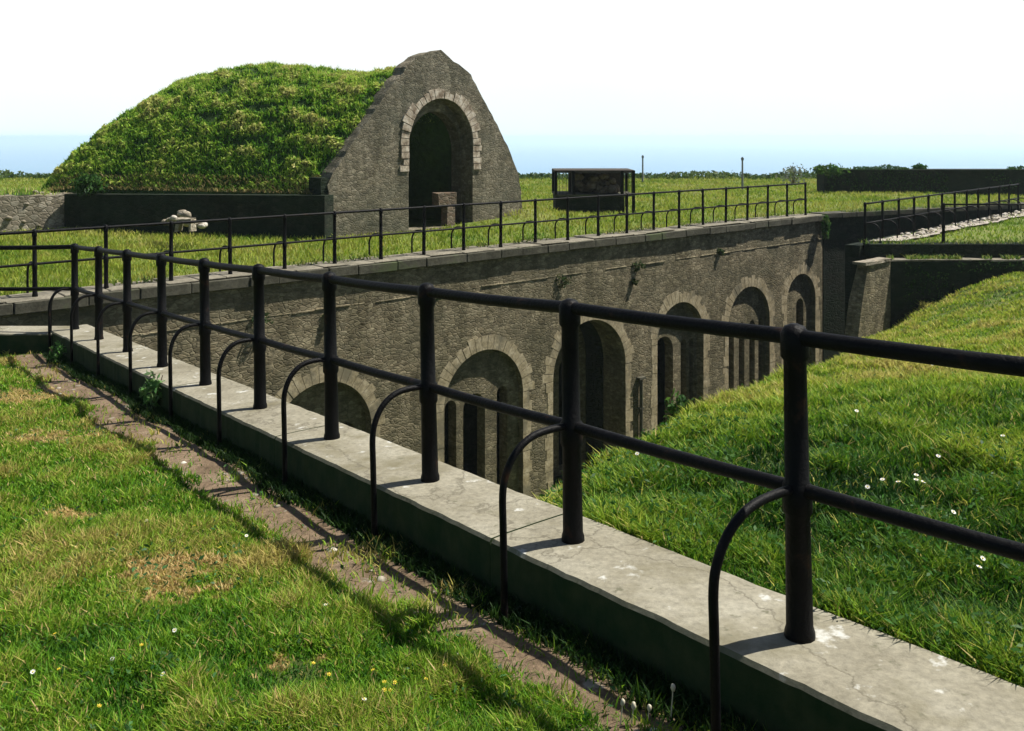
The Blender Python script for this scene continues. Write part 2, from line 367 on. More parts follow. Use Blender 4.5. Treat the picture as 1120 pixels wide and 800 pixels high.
# kerb: weathered concrete strip with worn edges
def kerb_run(name, path_fn, length, n0, n1, depth0, depth1, label, seg=.05):
    bm = bmesh.new(); cnt = int(length/seg); rows = []
    ss = [(length*i/cnt, 0) for i in range(cnt+1)]; j = 1.9
    while j < length-.5:
        ss += [(j-.007, 0), (j, -.022), (j+.007, 0)]; ss = [q for q in ss if not (q[1] == 0 and 1e-4 < abs(q[0]-j) < .0069)]; j += random.uniform(2.2, 2.6)
    ss.sort()
    for s, gz in ss:
        e0 = .007*nz(s, 1, 0, 7)+.005*nz(s, 9, 0, 1.2)-.03*max(0, nz(s, 7, 0, 3)-.28); e1 = .007*nz(s, 4, 0, 7)+.005*nz(s, 6, 0, 1.2)
        prof = [(n0+e0, -depth0), (n0+e0, -.02), (n0+e0-.012, -.004), (n0-.08, .003*nz(s, 2, 0, 3)), (.0, .004*nz(s, 3, 0, 2)), (n1+.08, .003*nz(s, 5, 0, 3)), (n1+e1+.012, -.004), (n1+e1, -.02), (n1+e1, -depth1)]
        if gz: prof = [(n*.985, z+gz if z > -.1 else z) for n, z in prof]
        rows.append([bm.verts.new(path_fn(s, n, z)) for n, z in prof])
    for a, b in zip(rows, rows[1:]):
        for j in range(len(a)-1): bm.faces.new((a[j], b[j], b[j+1], a[j+1]))
    bm.faces.new(rows[0]); bm.faces.new(rows[-1][::-1])
    bmesh.ops.recalc_face_normals(bm, faces=bm.faces)
    return tag(link_bm(name, bm, M['kerb']), label, 'kerb')
# the far end is mitred against the kerb that runs left
def main_path(s, n, z):
    s_ = s-5
    if s_ > 10.4: s_ = s_-n*.45*smooth01((s_-10.4)/.7)
    return fp(s_, n, z)
kerb_run('concrete_kerb', main_path, 5+CORNER_S, .26, -.25, .5, .3, 'long weathered concrete kerb running diagonally under the near black railing')
KZL = -2.50
def left_path(s, n, z): return Vector((CORNER.x+.09+n*0-s-.02 if s else CORNER.x-.03, YL+.28-n, KZL+z-.004))
kerb_run('concrete_kerb', left_path, 5.4, .26, -.25, .5, .3, 'short pale concrete kerb running level off the left edge of the picture')

# retaining walls under the kerbs, down to the ditch floor
FLOOR = -9.3
def wall_box(name, a, b, za, zb, zbot, thick, mat, label=None, cat='wall', parent=None):
    """straight wall from a to b (plan), thickness to the left of a->b"""
    a = Vector((a[0], a[1], 0)); b = Vector((b[0], b[1], 0)); u = (b-a).normalized(); nn = Vector((-u.y, u.x, 0)); l = (b-a).length
    bm = bmesh.new(); n = max(2, int(l/.5)); rows = []
    for i in range(n+1):
        q = a+u*(l*i/n); zt = za+(zb-za)*i/n
        rows.append([bm.verts.new(Vector((q.x, q.y, z))+nn*o) for o, z in ((0, zbot), (0, zt), (thick, zt), (thick, zbot))])
    for r, s in zip(rows, rows[1:]):
        for j in range(3): bm.faces.new((r[j], s[j], s[j+1], r[j+1]))
    bm.faces.new(rows[0]); bm.faces.new(rows[-1][::-1])
    bmesh.ops.recalc_face_normals(bm, faces=bm.faces)
    o = link_bm(name, bm, mat, parent)
    if label: tag(o, label, cat)
    return o
a, b = fp(1.6, -.22), fp(CORNER_S, -.22)
wall_box('retaining_wall', (a.x, a.y), (b.x, b.y), kz(1.6)-.31, kz(CORNER_S)-.31, FLOOR, .4, M['wall'], 'stone retaining wall dropping into the ditch below the near kerb')
wall_box('retaining_wall', (CORNER.x-.35, YL+.5), (CORNER.x-5.2, YL+.5), KZL-.31, KZL-.31, FLOOR, .4, M['wall'], 'stone retaining wall closing the ditch below the short left kerb')

# ------------------------------------------------------------------ railings
def make_post(bm, base, axis, h, r=.046, mid=.52, seg=14):
    lathe(bm, base-axis*.03, axis, [(0, r*1.2), (.05, r*1.15), (.07, r*1.02), (mid-.06, r*.94), (mid-.045, r*1.13), (mid+.05, r*1.13), (mid+.062, r*.92),
          (h-.075, r*.86), (h-.06, r*1.08), (h+.022, r*1.08), (h+.045, r*.8), (h+.055, r*.3)], seg)
def make_brace(bm, base, axis, nn, out, mid, r, foot):
    pts = [(0, mid), (.25, mid+.008), (.5, mid+.004), (.68, mid-.018), (.84, mid-.065), (.95, mid-.135), (1, mid-.22), (1, mid-.4), (1, foot)]
    f = []
    for i in range(len(pts)-1):
        p = [Vector(pts[max(0, min(len(pts)-1, i+j))]+(0,)) for j in (-1, 0, 1, 2)]
        for k in range(4):
            t = k/4; f.append(.5*(2*p[1]+(p[2]-p[0])*t+(2*p[0]-5*p[1]+4*p[2]-p[3])*t*t+(3*p[1]-p[0]-3*p[2]+p[3])*t**3))
    f.append(Vector(pts[-1]+(0,)))
    tube(bm, [base+nn*(q.x*out)+axis*q.y for q in f], r, 10)
LEAN = Vector((-.022, 0, 1)).normalized()
rail = empty('iron_railing', fp(0, 0), 'near black iron railing with bent stays standing on the long concrete kerb', 'railing')
bases = {k: fp(k*STEP, 0) for k in range(-3, 10)}
last = bases[9]
leftb = [Vector((last.x-.03-1.26*i, YL+.27, KZL)) for i in range(1, 4)]
H = 1.083; MID = .525
OUT = {-3: .46, -2: .46, -1: .46, 0: .46, 1: .40, 2: .36, 3: .335, 4: .32, 5: .30, 6: .30, 7: .30, 8: .30, 9: .30}
tops, mids = [], []
def one_post(b, lean, out, nn, hide_brace=False):
    ax = Vector((LEAN.x*lean+random.uniform(-.005, .005), random.uniform(-.005, .005), 1)).normalized()
    bm = bmesh.new(); make_post(bm, b, ax, H); link_bm('post', bm, M['iron'], rail, True)
    tops.append(b+ax*(H-.02+random.uniform(-.006, .006))); mids.append(b+ax*MID)
    if out:
        bm = bmesh.new(); make_brace(bm, b, ax, nn, out, MID, .0165, -.42); link_bm('brace', bm, M['iron'], rail, True)
for k in range(-3, 10): one_post(bases[k], 1-max(k, 0)/10, OUT[k], N)
for b in leftb: one_post(b, .1, .3, Vector((0, -1, 0)))
# the stay at the corner itself
bm = bmesh.new(); make_brace(bm, bases[9], UP, Vector((-1, -.12, 0)).normalized(), .3, MID, .0165, -.42); link_bm('brace', bm, M['iron'], rail, True)
for name, pts, r in (('top_rail', tops, .029), ('middle_rail', mids, .0255)):
    bm = bmesh.new(); fine = []
    for a, b in zip(pts, pts[1:]):
        for i in range(4):
            p = a.lerp(b, i/4); p.z -= .006*math.sin(PI*i/4); fine.append(p)
    tube(bm, fine+[pts[-1]], r, 12); link_bm(name, bm, M['iron'], rail, True)

# ------------------------------------------------------------------ casemate wall (receding to the right)
WU = Vector((1.134, 1, 0)).normalized(); WN = Vector((WU.y, -WU.x, 0))
D0 = 11.6
WO = Vector((1.134*D0-24.87, D0, 0))
def wt(d): return (d-D0)*1.512
TOPZ = -2.66; WEND = wt(31.3)
wall = empty('casemate_wall', WO+UP*FLOOR, 'long grey-brown stone wall with a row of round arches facing the sunken ditch', 'wall')
DS = [14.2, 16.2, 18.55, 21.37, 23.73, 26.2, 28.45, 30.42]
WS = [2.2, 2.2, 2.3, 2.4, 2.7, 2.1, 2.2, 1.75]
APX = [-4.95, -4.95, -4.98, -4.98, -4.76, -4.74, -4.66, -4.56]
DEPTH = [.25, .25, .22, .17, 1.5, .24, .14, .15]
holes = []
for d, w_, az in zip(DS, WS, APX): holes.append(arch_loop(wt(d), w_, FLOOR+.12, az-w_/2))
bm = bmesh.new()
rag = [(t, TOPZ-.16) for t in lin(WEND, 0, 3)]
plate(bm, [(0, FLOOR-.3), (WEND, FLOOR-.3)]+rag, holes, WO, WU, WN, .8)
link_bm('stone_face', bm, M['wall'], wall)
def pw(t, z, out=0): return WO+WU*t+UP*z+WN*out
def strip_course(name, t0, t1, z0, z1, out, mat, seg=.45, rough=.012, back=.7):
    bm = bmesh.new(); t = t0; s = 0
    while t < t1-.05:
        l = min(seg*random.uniform(.7, 1.5), t1-t); o = out+random.uniform(-rough, rough); dz = random.uniform(-rough, rough)*.6
        box(bm, pw(t+l/2, (z0+z1)/2+dz, (o-back)/2), (WU, WN, UP), (l-.012, o+back, z1-z0), .006); t += l
    bmesh.ops.bevel(bm, geom=bm.edges[:], offset=.012, segments=1, affect='EDGES')
    return link_bm(name, bm, mat, wall)
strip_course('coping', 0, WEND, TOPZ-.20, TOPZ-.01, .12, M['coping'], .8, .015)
strip_course('capping', 0, WEND, TOPZ-.008, TOPZ+.025, .06, M['capping'], .7, .035)
strip_course('string_course', 0, WEND, -3.51, -3.47, .012, M['wall'], .6, .012, .1)
for i, (d, w_, az, dep) in enumerate(zip(DS, WS, APX, DEPTH)):
    tc = wt(d); r = w_/2; zs = az-r
    # ring of rough pale voussoirs, carried down the jambs as quoins
    bm = bmesh.new(); nv = 23
    for k in range(nv):
        a0, a1 = PI*k/nv+.005, PI*(k+1)/nv-.005; ro = r+.33+random.choice((-.06, 0, .03))+random.uniform(-.05, .05); pr = .006+random.uniform(-.004, .004)
        q = []
        for a, rr in ((a0, r+.005), (a1, r+.005), (a1, ro), (a0, ro)): q.append((tc+rr*math.cos(a), zs+rr*math.sin(a)))
        f = [bm.verts.new(pw(t, z, pr)) for t, z in q]; g = [bm.verts.new(pw(t, z, -.06)) for t, z in q]
        bm.faces.new(f); 
        for j in range(4): bm.faces.new((f[j], g[j], g[(j+1) % 4], f[(j+1) % 4]))
    for sgn in (-1, 1):
        z = zs-.01
        while z > FLOOR+.3:
            h = random.uniform(.2, .34); wd = .24+random.uniform(-.06, .07); pr = .006+random.uniform(-.004, .004)
            box(bm, pw(tc+sgn*(r+.005+wd/2), z-h/2, pr/2-.03), (WU, WN, UP), (wd, .06+pr, h-.008), .004); z -= h
    bmesh.ops.recalc_face_normals(bm, faces=bm.faces)
    link_bm('arch_surround', bm, M['quoin'], wall)
    # recessed back wall with a doorway and two slit windows
    hl = []; m_ = r+.15
    if i == 4: ops = [(-.75, 1.05, az-1.5), (.62, .62, az-1.35)]
    elif i == 5: ops = [(-.48, .85, az-.95), (.42, .26, az-1.15), (.80, .2, az-1.2)]
    elif i == 6: ops = [(-.78, .30, az-1.15), (-.22, .30, az-1.1), (.34, .30, az-1.1), (.82, .26, az-1.1)]
    elif i == 7: ops = [(.15, .45, az-.85)]
    else: ops = [(-.88, .34, az-1.05), (-.18, .66, az-1.02), (.68, .34, az-1.0)]
    for c, ww, ta in ops: hl.append(arch_loop(tc+c, ww, FLOOR+.15, ta-ww/2, 10))
    bm = bmesh.new(); o = WO-WN*dep
    plate(bm, [(tc-m_, FLOOR), (tc+m_, FLOOR), (tc+m_, az+.15), (tc-m_, az+.15)], hl, o, WU, WN, .3)
    bp = link_bm('recess_wall', bm, M['wall'], wall)
    if dep > .8:      # deep arch: side walls and vault of the passage
        bm = bmesh.new(); pr = [(tc-r-.02, FLOOR)]+[(tc+(r+.02)*math.cos(a), zs+(r+.02)*math.sin(a)) for a in [PI*(1-k/14) for k in range(15)]]+[(tc+r+.02, FLOOR)]
        fa = [bm.verts.new(pw(t, z, -.79)) for t, z in pr]; fb = [bm.verts.new(pw(t, z, -dep-.05)) for t, z in pr]
        for k in range(len(pr)-1): bm.faces.new((fa[k], fa[k+1], fb[k+1], fb[k]))
        link_bm('vault', bm, M['shade_stone'], wall)
bm = bmesh.new(); box(bm, pw(WEND/2, (FLOOR+TOPZ)/2-.3, -4.2), (WU, WN, UP), (WEND, .3, TOPZ-FLOOR-.5)); 
q = {(i, j, k): bm.verts.new(pw(t, z, o)) for i, t in enumerate((.05, WEND-.05)) for j, z in enumerate((FLOOR+.02, -3.0)) for k, o in enumerate((-.78, -4.1))}
for f in (((0, 0, 0), (1, 0, 0), (1, 0, 1), (0, 0, 1)), ((0, 1, 0), (1, 1, 0), (1, 1, 1), (0, 1, 1)), ((0, 0, 0), (0, 1, 0), (0, 1, 1), (0, 0, 1)), ((1, 0, 0), (1, 1, 0), (1, 1, 1), (1, 0, 1)), ((0, 0, 1), (1, 0, 1), (1, 1, 1), (0, 1, 1))):
    bm.faces.new([q[v] for v in f])
link_bm('casemate_interior', bm, M['shade_stone'], wall)
bm = bmesh.new()      # rusty drain beside the wide arch
td = wt(25.0)
tube(bm, [pw(td, -6.6, .02), pw(td, -6.62, .05), pw(td, -6.68, .07), pw(td, -9.2, .07)], .05, 10)
box(bm, pw(td, -7.4, .05), (WU, WN, UP), (.16, .12, .04)); box(bm, pw(td, -6.58, .06), (WU, WN, UP), (.24, .14, .06))
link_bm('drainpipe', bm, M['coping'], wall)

# railing on top of the casemate wall
trail = empty('iron_railing', pw(0, TOPZ, -.2), 'distant black iron railing with stays along the top of the arched wall', 'railing')
tp, mp_ = [], []
k = 0; d = 12.05
while d < 31.2:
    b = pw(wt(d), TOPZ+.02, -.22); ax = Vector((random.uniform(-.012, .012), random.uniform(-.012, .012), 1)).normalized()
    bm = bmesh.new(); make_post(bm, b, ax, H, .04, seg=8); link_bm('post', bm, M['iron'], trail, True)
    bm = bmesh.new(); make_brace(bm, b, ax, -WN, .46, MID, .02, -.1); link_bm('brace', bm, M['iron'], trail, True)
    tp.append(b+ax*(H-.02)); mp_.append(b+ax*MID); d += .7515
for name, pts, r in (('top_rail', tp, .026), ('middle_rail', mp_, .022)):
    bm = bmesh.new(); tube(bm, pts, r, 8); link_bm(name, bm, M['iron'], trail, True)

# ------------------------------------------------------------------ plateau behind the casemate wall
EU = Vector((.9, .437, 0)).normalized(); EN = Vector((EU.y, -EU.x, 0))
EC = Vector((1.134*31.3-24.87, 31.3, 0))
def plat_z(x, y):
    z = TOPZ-.06+.05*nz(x, y, 3, .35)+.02*nz(x, y, 8, 1.6)
    z += .42*math.exp(-(((x-.3)/1.5)**2+((y-28.3)/2.2)**2))
    s = (Vector((x, y, 0))-WO).dot(-WN)
    z += .10*smooth01((s-.9)/1.5)+.03*nz(x, y, 2, .8)*smooth01(s-1)
    if x < -9 and y < 24: z += 0
    if y > 58: z -= ((y-58)/7)**2*1.2
    return z
def plat_pt(t, e):
    """t along the wall (and beyond along the moat), e away from the ditch"""
    if t <= WEND: p = WO+WU*t-WN*(.3+e)
    else: p = EC+EU*(t-WEND)-EN*(.3+e)-WU*0
    return p
def plateau():
    bm = bmesh.new(); xs = lin(-75, 75, 120); rows = []
    ys = [.0, .15, .4, .8, 1.4, 2.2, 3.2, 4.5, 6, 8, 10, 12.5, 15, 18, 22, 26, 30, 34, 38, 42, 46, 50]
    def front(x):
        if x < EC.x-.3: return (x+24.87)/1.134+.42
        return EC.y+(x-EC.x)*(EU.y/EU.x)+.42
    rows = []
    for x in xs:
        f = max(front(x), -6) if x > -24 else max(front(x), -6)
        r = []
        for k, e in enumerate(ys):
            y = f+e*(70-f)/50
            y = f+e if e <= 6 else f+6+(e-6)*(70-f-6)/44
            r.append(bm.verts.new((x, y, plat_z(x, y))))
        r.append(bm.verts.new((x, 76, -22))); r.append(bm.verts.new((x, 90, -72))); rows.append(r)
    for a, b in zip(rows, rows[1:]):
        for j in range(len(a)-1): bm.faces.new((a[j], b[j], b[j+1], a[j+1]))
    bmesh.ops.recalc_face_normals(bm, faces=bm.faces)
    if sum(f.normal.z for f in bm.faces) < 0: bmesh.ops.reverse_faces(bm, faces=bm.faces)
    return tag(link_bm('plateau', bm, M['field'], None, True), kind='structure')
plateau()
# sea, far below
bm = bmesh.new(); R_ = 26000; seg = 96
c = bm.verts.new((0, 0, -72)); prev = None
rings = [60, 150, 400, 1200, 4000, 12000, R_]
rr = [[bm.verts.new((r*math.cos(2*PI*k/seg), r*math.sin(2*PI*k/seg), -72)) for k in range(seg)] for r in rings]
for k in range(seg): bm.faces.new((c, rr[0][k], rr[0][(k+1) % seg]))
for a, b in zip(rr, rr[1:]):
    for k in range(seg): bm.faces.new((a[k], b[k], b[(k+1) % seg], a[(k+1) % seg]))
tag(link_bm('sea', bm, M['sea']), kind='structure')

# moat end wall: coping line level with the plateau
ew = empty('moat_wall', EC+UP*FLOOR, 'dark stone wall in shadow closing the right end of the ditch', 'wall')
bm = bmesh.new(); box(bm, EC+EU*9.05+EN*(-.4)+UP*((FLOOR+TOPZ-.12)/2), (EU, EN, UP), (18, .8, TOPZ-.12-FLOOR)); link_bm('stone_face', bm, M['shade_stone'], ew)
bm = bmesh.new(); t = 0.06
while t < 18:
    l = random.uniform(.6, 1.1); box(bm, EC+EU*(t+l/2)+EN*(-.28)+UP*(TOPZ-.04), (EU, EN, UP), (l-.01, .8, .15), .01); t += l
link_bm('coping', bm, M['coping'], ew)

# ------------------------------------------------------------------ terrace on the right with its low walls
TZ = -2.9
TC = (9.45, 24.62); TDIR = Vector((.69, .72, 0)).normalized()
def tz(x, y): return TZ-.03+.05*nz(x, y, 4, .6)
def terr_pt(a, b):
    e = Vector((TC[0], TC[1]+.3, 0))+TDIR*(a*15.2)
    return Vector((e.x+.25+b*(34-e.x), e.y, tz(e.x+b*10, e.y)))
tag(grid('terrace', terr_pt, lin(0, 1, 30), lin(0, 1, 24), M['field']), kind='structure')
tw = empty('terrace_wall', (TC[0], TC[1], TZ), 'low dark stepped wall in shadow fronting the grass terrace on the right', 'wall')
bm = bmesh.new(); box(bm, (TC[0]+10.2, TC[1]+.25, TZ-.17), AX, (20, .5, .36), .005); link_bm('parapet', bm, M['shade_stone'], tw)
bm = bmesh.new(); box(bm, (TC[0]+10.65, TC[1]-.1, (TZ-.355+FLOOR)/2-.05), AX, (20.4, .6, -FLOOR+TZ-.36), .003); link_bm('lower_wall', bm, M['shade_stone'], tw)
bm = bmesh.new(); x = TC[0]+.4
while x < TC[0]+14:
    l = random.uniform(.5, 1.1)
    box(bm, (x+l/2, TC[1]-.22, TZ-.37), AX, (l-.015, .40, .03+random.uniform(0, .02)), .012); x += l
link_bm('ledge', bm, M['capping'], tw)
sw = [Vector((TC[0], TC[1]+.25, 0)), Vector((TC[0], TC[1]+.25, 0))+TDIR*15.2]
wall_box('side_wall', sw[1], sw[0], TZ-.06, TZ-.06, FLOOR, -.4, M['shade_stone'], None, None, tw)
# battered pier at the corner of the ditch
pd = Vector((-.75, -.6614, 0)); pn = Vector((.6614, -.75, 0))
p0 = Vector((10.0, 24.16, 0)); bm = bmesh.new()
f = []
for off in (0, -.28):
    q = []
    for t, z in ((0, -3.27), (1.2, -3.27), (1.5, -4.2), (1.95, -6), (2.5, FLOOR), (0, FLOOR)): q.append(bm.verts.new(p0+pd*t+pn*(off*(1 if z > -4 else 1.3))+UP*z))
    f.append(q)
bm.faces.new(f[0]); bm.faces.new(f[1][::-1])
for i in range(6): bm.faces.new((f[0][i], f[1][i], f[1][(i+1) % 6], f[0][(i+1) % 6]))
bmesh.ops.recalc_face_normals(bm, faces=bm.faces)
pier = link_bm('stone_pier', bm, M['wall']); tag(pier, 'battered grey stone pier at the ditch corner beside the dark terrace wall', 'pier')
bm = bmesh.new(); t = 0
while t < 1.1:
    l = random.uniform(.28, .4); box(bm, p0+pd*(t+l/2)+pn*(-.13)+UP*(-3.235), (pd, pn, UP), (l, .36, .07), .012); t += l
link_bm('cap', bm, M['pale_stone'], pier)

def strip_pt(a, b):
    e = Vector((TC[0]+.3, TC[1]+.35, 0))+TDIR*(a*15); x = e.x+b*(.85+.2*nz(a*15, 0, 2, 1.2)); return Vector((x, e.y, tz(x, e.y)+.07))
tag(grid('stony_path', strip_pt, lin(0, 1, 60), lin(0, 1, 8), M['chalk_path']), kind='structure')
# white stones along the terrace edge, each lying loose
def stone(name, c, r, mat, label, cat, group=None, sq=(1, 1, .65)):
    bm = bmesh.new(); rock(bm, c, r, random.uniform(0, 50), sq)
    return tag(link_bm(name, bm, mat, None, True), label, cat, group)
for i in range(130):
    a = random.uniform(.2, 14.9); p = Vector((TC[0], TC[1]+.3, 0))+TDIR*a+Vector((random.uniform(.1, .9), 0, 0))
    stone('chalk_stone', (p.x, p.y, TZ+.05), random.uniform(.03, .085), M['white_rock'] if i % 2 else M['pale_stone'], 'white chalk lump strewn along the railed edge of the grass terrace', 'stone', 'white stones along the terrace edge')

# terrace railing
tr = empty('iron_railing', (TC[0], TC[1]+.3, TZ), 'black iron railing beside the white stones on the right hand terrace', 'railing')
tp, mp_ = [], []
for k in range(13):
    b = Vector((TC[0]+.25, TC[1]+.5, TZ))+TDIR*(k*1.2); ax = UP
    bm = bmesh.new(); make_post(bm, b, ax, H, .042, seg=8); link_bm('post', bm, M['iron'], tr, True)
    bm = bmesh.new(); make_brace(bm, b, ax, Vector((.8, -.6, 0)), .4, MID, .02, -.1); link_bm('brace', bm, M['iron'], tr, True)
    tp.append(b+UP*(H-.02)); mp_.append(b+UP*MID)
for name, pts, r in (('top_rail', tp, .026), ('middle_rail', mp_, .022)):
    bm = bmesh.new(); tube(bm, pts, r, 8); link_bm(name, bm, M['iron'], tr, True)
fr = empty('iron_railing', (11.8, TC[1]+.25, TZ), 'short black iron railing on the low dark wall at the right edge', 'railing')
tp, mp_ = [], []
for k in range(5):
    b = Vector((11.75+k*2.4, TC[1]+.28, TZ)); bm = bmesh.new(); make_post(bm, b, UP, H, .045, seg=8); link_bm('post', bm, M['iron'], fr, True)
    tp.append(b+UP*(H-.02)); mp_.append(b+UP*MID)
bm = bmesh.new(); tube(bm, tp, .022, 8); link_bm('top_rail', bm, M['iron'], fr, True)

# far dark parapet on the skyline
fw = empty('parapet_wall', (14.5, 43, -2.9), 'long dark parapet wall on the skyline at the far right', 'wall')
bm = bmesh.new(); box(bm, (25.3, 43.0, -2.3), AX, (21.6, 1, 1.36)); link_bm('stone_face', bm, M['shade_stone'], fw)
bm = bmesh.new(); box(bm, (25.3, 42.95, -1.565), AX, (21.9, 1.2, .10)); link_bm('coping', bm, M['shade_stone'], fw)

# ------------------------------------------------------------------ grassy bank and ditch, right of the kerb
EDGE = [(.10, 4.70), (.48, 6.0), (1.05, 7.5), (1.9, 9.5), (3.24, 12), (4.8, 15), (6.5, 18.5), (8.03, 22), (8.7, 23.2), (9.2, 24.7)]
s0 = fp(1.73, .6); s1 = fp(1.73, -.23)
EDGE = [(s0.x-4, s0.y-3), (s1.x, s1.y)]+EDGE[1:]+[(19.5, 35.4), (30, 46)]
CP = []
for s in (-5, -3, -1.5, 0, 1, 1.75):
    p = fp(s, -.25); CP.append((p.x, p.y, kz(s)-.05))
    p = fp(s, -.8); CP.append((p.x, p.y, kz(s)-.10))
CP += [(.48, 6.0, -2.15), (1.05, 7.5, -2.42), (1.9, 9.5, -2.76), (3.24, 12, -3.18), (4.8, 15, -3.84), (6.5, 18.5, -4.5), (8.03, 22, -5.0),
       (9.96, 24, -5.05), (10.8, 24, -4.50), (12, 24, -3.94), (13.4, 24, -3.52), (16, 24, -3.1), (22, 24, -2.7),
       (5.5, 10, -2.55), (3.3, 7, -2.12), (8, 14, -2.95), (12, 10, -2.0), (8, 5, -1.55), (14, 17, -2.6), (1.9, 5, -1.92)]
CPa = np.array(CP)
def tps_fit(P):
    n = len(P); d = np.linalg.norm(P[:, None, :2]-P[None, :, :2], axis=2); K = np.where(d > 0, d*d*np.log(d+1e-9), 0)+np.eye(n)*.15
    Q = np.concatenate([np.ones((n, 1)), P[:, :2]], 1); A = np.block([[K, Q], [Q.T, np.zeros((3, 3))]])
    return np.linalg.solve(A, np.concatenate([P[:, 2], np.zeros(3)]))
TW = tps_fit(CPa)
def tps(x, y):
    d = np.hypot(CPa[:, 0]-x, CPa[:, 1]-y); k = np.where(d > 0, d*d*np.log(d+1e-9), 0)
    return float(k@TW[:-3]+TW[-3]+TW[-2]*x+TW[-1]*y)
def edge_sd(x, y):
    best, sgn = 1e9, 1
    for (ax, ay), (bx, by) in zip(EDGE, EDGE[1:]):
        ux, uy = bx-ax, by-ay; l2 = ux*ux+uy*uy; t = max(0, min(1, ((x-ax)*ux+(y-ay)*uy)/l2))
        dx, dy = x-ax-ux*t, y-ay-uy*t; d = math.hypot(dx, dy)
        if d < best: best = d; sgn = 1 if ux*(y-ay)-uy*(x-ax) > 0 else -1
    return best*sgn
def bank_z(x, y):
    sd = edge_sd(x, y); s, n = sn(x, y); z = tps(x, y)
    m = -n-.25; bl = smooth01(m/1.0)
    z += bl*(.10*nz(x, y, 1, .45)+.085*nz(x, y, 6, 1.3)+.055*nz(x, y, 3, 3.6))
    if y > 23.2: z = min(z, z+(TZ-.75-z)*smooth01((y-23.6)/.8)) if z > TZ-.75 else z
    if sd > -.48:
        q = max(0, sd+.48); z -= 1.15*(q*q/(q+.9))
    return max(z, FLOOR-.1+.05*nz(x, y, 2, .7))
def bank_pt(s, m):
    p = P0+U*s-N*(.255+m)
    return Vector((p.x, p.y, bank_z(p.x, p.y)))
ms = [0, .06, .15, .3, .45, .6, .75, .9]+lin(1.05, 8, 60)+lin(8.3, 30, 80)
tag(grid('grass_bank', bank_pt, lin(-5, 5, 80)+lin(5.2, 19, 70), ms, M['bank']), kind='structure')

# ------------------------------------------------------------------ earth-covered vault on the left
GO = Vector((-4.6, 23.5, 0)); GN = Vector((WN.x, WN.y, 0))
GU = Vector((.75, .6614, 0)).normalized()
def ong(px, py, back=0):
    o = GO-GN*back; q = (px-CXP)/F
    t = (q*o.y-o.x)/(GU.x-q*GU.y); d = o.y+GU.y*t
    return t, (HOR-py)/F*d
gb = empty('earth_covered_vault', GO+UP*TOPZ, 'grey stone gable with a tall arched doorway and pale arch stones fronting a grassy mound', 'building')
outl = [ong(*p) for p in [(572, 250), (571, 222), (567.5, 192), (555, 160), (544, 137), (535, 120), (526, 103), (515, 82), (502, 71), (490, 62), (482, 55), (472, 57), (458, 61), (444, 74), (429, 94), (411, 119), (394, 144), (376, 171), (361, 195), (359, 203), (359, 270)]]
def rough_line(l, step=.16, amp=.05):
    out = []
    for (a, b), (c, d) in zip(l, l[1:]+l[:1]):
        n = max(1, int(math.hypot(c-a, d-b)/step))
        for i in range(n):
            x, y = a+(c-a)*i/n, b+(d-b)*i/n; out.append((x+amp*nz(x, y, 0, 4), y+amp*nz(x, y, 4, 4)))
    return out
outl = rough_line(outl)
def arch_px(l, r, top, bottom, back=0, n=24):
    tl, _ = ong(l, 150, back); tr_, _ = ong(r, 150, back); tc = (tl+tr_)/2; w_ = tr_-tl
    zt = ong((l+r)/2, top, back)[1]; zb = ong((l+r)/2, bottom, back)[1]
    rise = min(w_*.62, 1.3)
    return arch_loop(tc, w_, zb, zt-rise, n, rise), tc, w_, zt, zb, rise
h1, tc, w_, zt, zb, rise = arch_px(447, 517, 108, 249)
bm = bmesh.new(); plate(bm, outl, [h1], GO, GU, GN, .55); link_bm('gable_wall', bm, M['gable'], gb)
def pg(t, z, out=0): return GO+GU*t+UP*z+GN*out
bm = bmesh.new()     # pale voussoirs
nv = 31; r = w_/2; zs = zt-rise
for k in range(nv):
    a0, a1 = PI*(-.18)+PI*1.36*k/nv+.008, PI*(-.18)+PI*1.36*(k+1)/nv-.008
    pr = .03+random.uniform(-.012, .02); ex = random.choice((.22, .28, .31))+random.uniform(-.05, .05); q = []
    for a, e in ((a0, .006), (a1, .006), (a1, ex), (a0, ex)):
        if a < 0: q.append((tc+r+e, zs+a*rise))
        elif a > PI: q.append((tc-r-e, zs-(a-PI)*rise))
        else: q.append((tc+(r+e)*math.cos(a), zs+(rise+e)*math.sin(a)))
    f = [bm.verts.new(pg(t, z, pr)) for t, z in q]; g = [bm.verts.new(pg(t, z, -.05)) for t, z in q]
    bm.faces.new(f)
    for j in range(4): bm.faces.new((f[j], g[j], g[(j+1) % 4], f[(j+1) % 4]))
bmesh.ops.recalc_face_normals(bm, faces=bm.faces)
link_bm('arch_surround', bm, M['pale_arch'], gb)
h2, tc2, w2, zt2, zb2, rise2 = arch_px(446, 504, 122, 249, .5)
bm = bmesh.new()
h3 = arch_loop(tc+w_/2-.13, .18, zb2, zb2+1.25, 8)
plate(bm, [(tc-r-.3, zb2-.3), (tc+r+.3, zb2-.3), (tc+r+.3, zt+.3), (tc-r-.3, zt+.3)], [h2], GO-GN*.5, GU, GN, .45); link_bm('inner_arch', bm, M['gable'], gb)
bm = bmesh.new(); rw_ = w_/2+.7; pr = [(tc-rw_, TOPZ-.4)]+[(tc+rw_*math.cos(a), zs+(rise+.25)*math.sin(a)) for a in [PI*(1-k/16) for k in range(17)]]+[(tc+rw_, TOPZ-.4)]
fa = [bm.verts.new(pg(t, z, -.7)) for t, z in pr]; fb = [bm.verts.new(pg(t, z, -4.6)) for t, z in pr]
for k in range(len(pr)-1): bm.faces.new((fa[k], fa[k+1], fb[k+1], fb[k]))
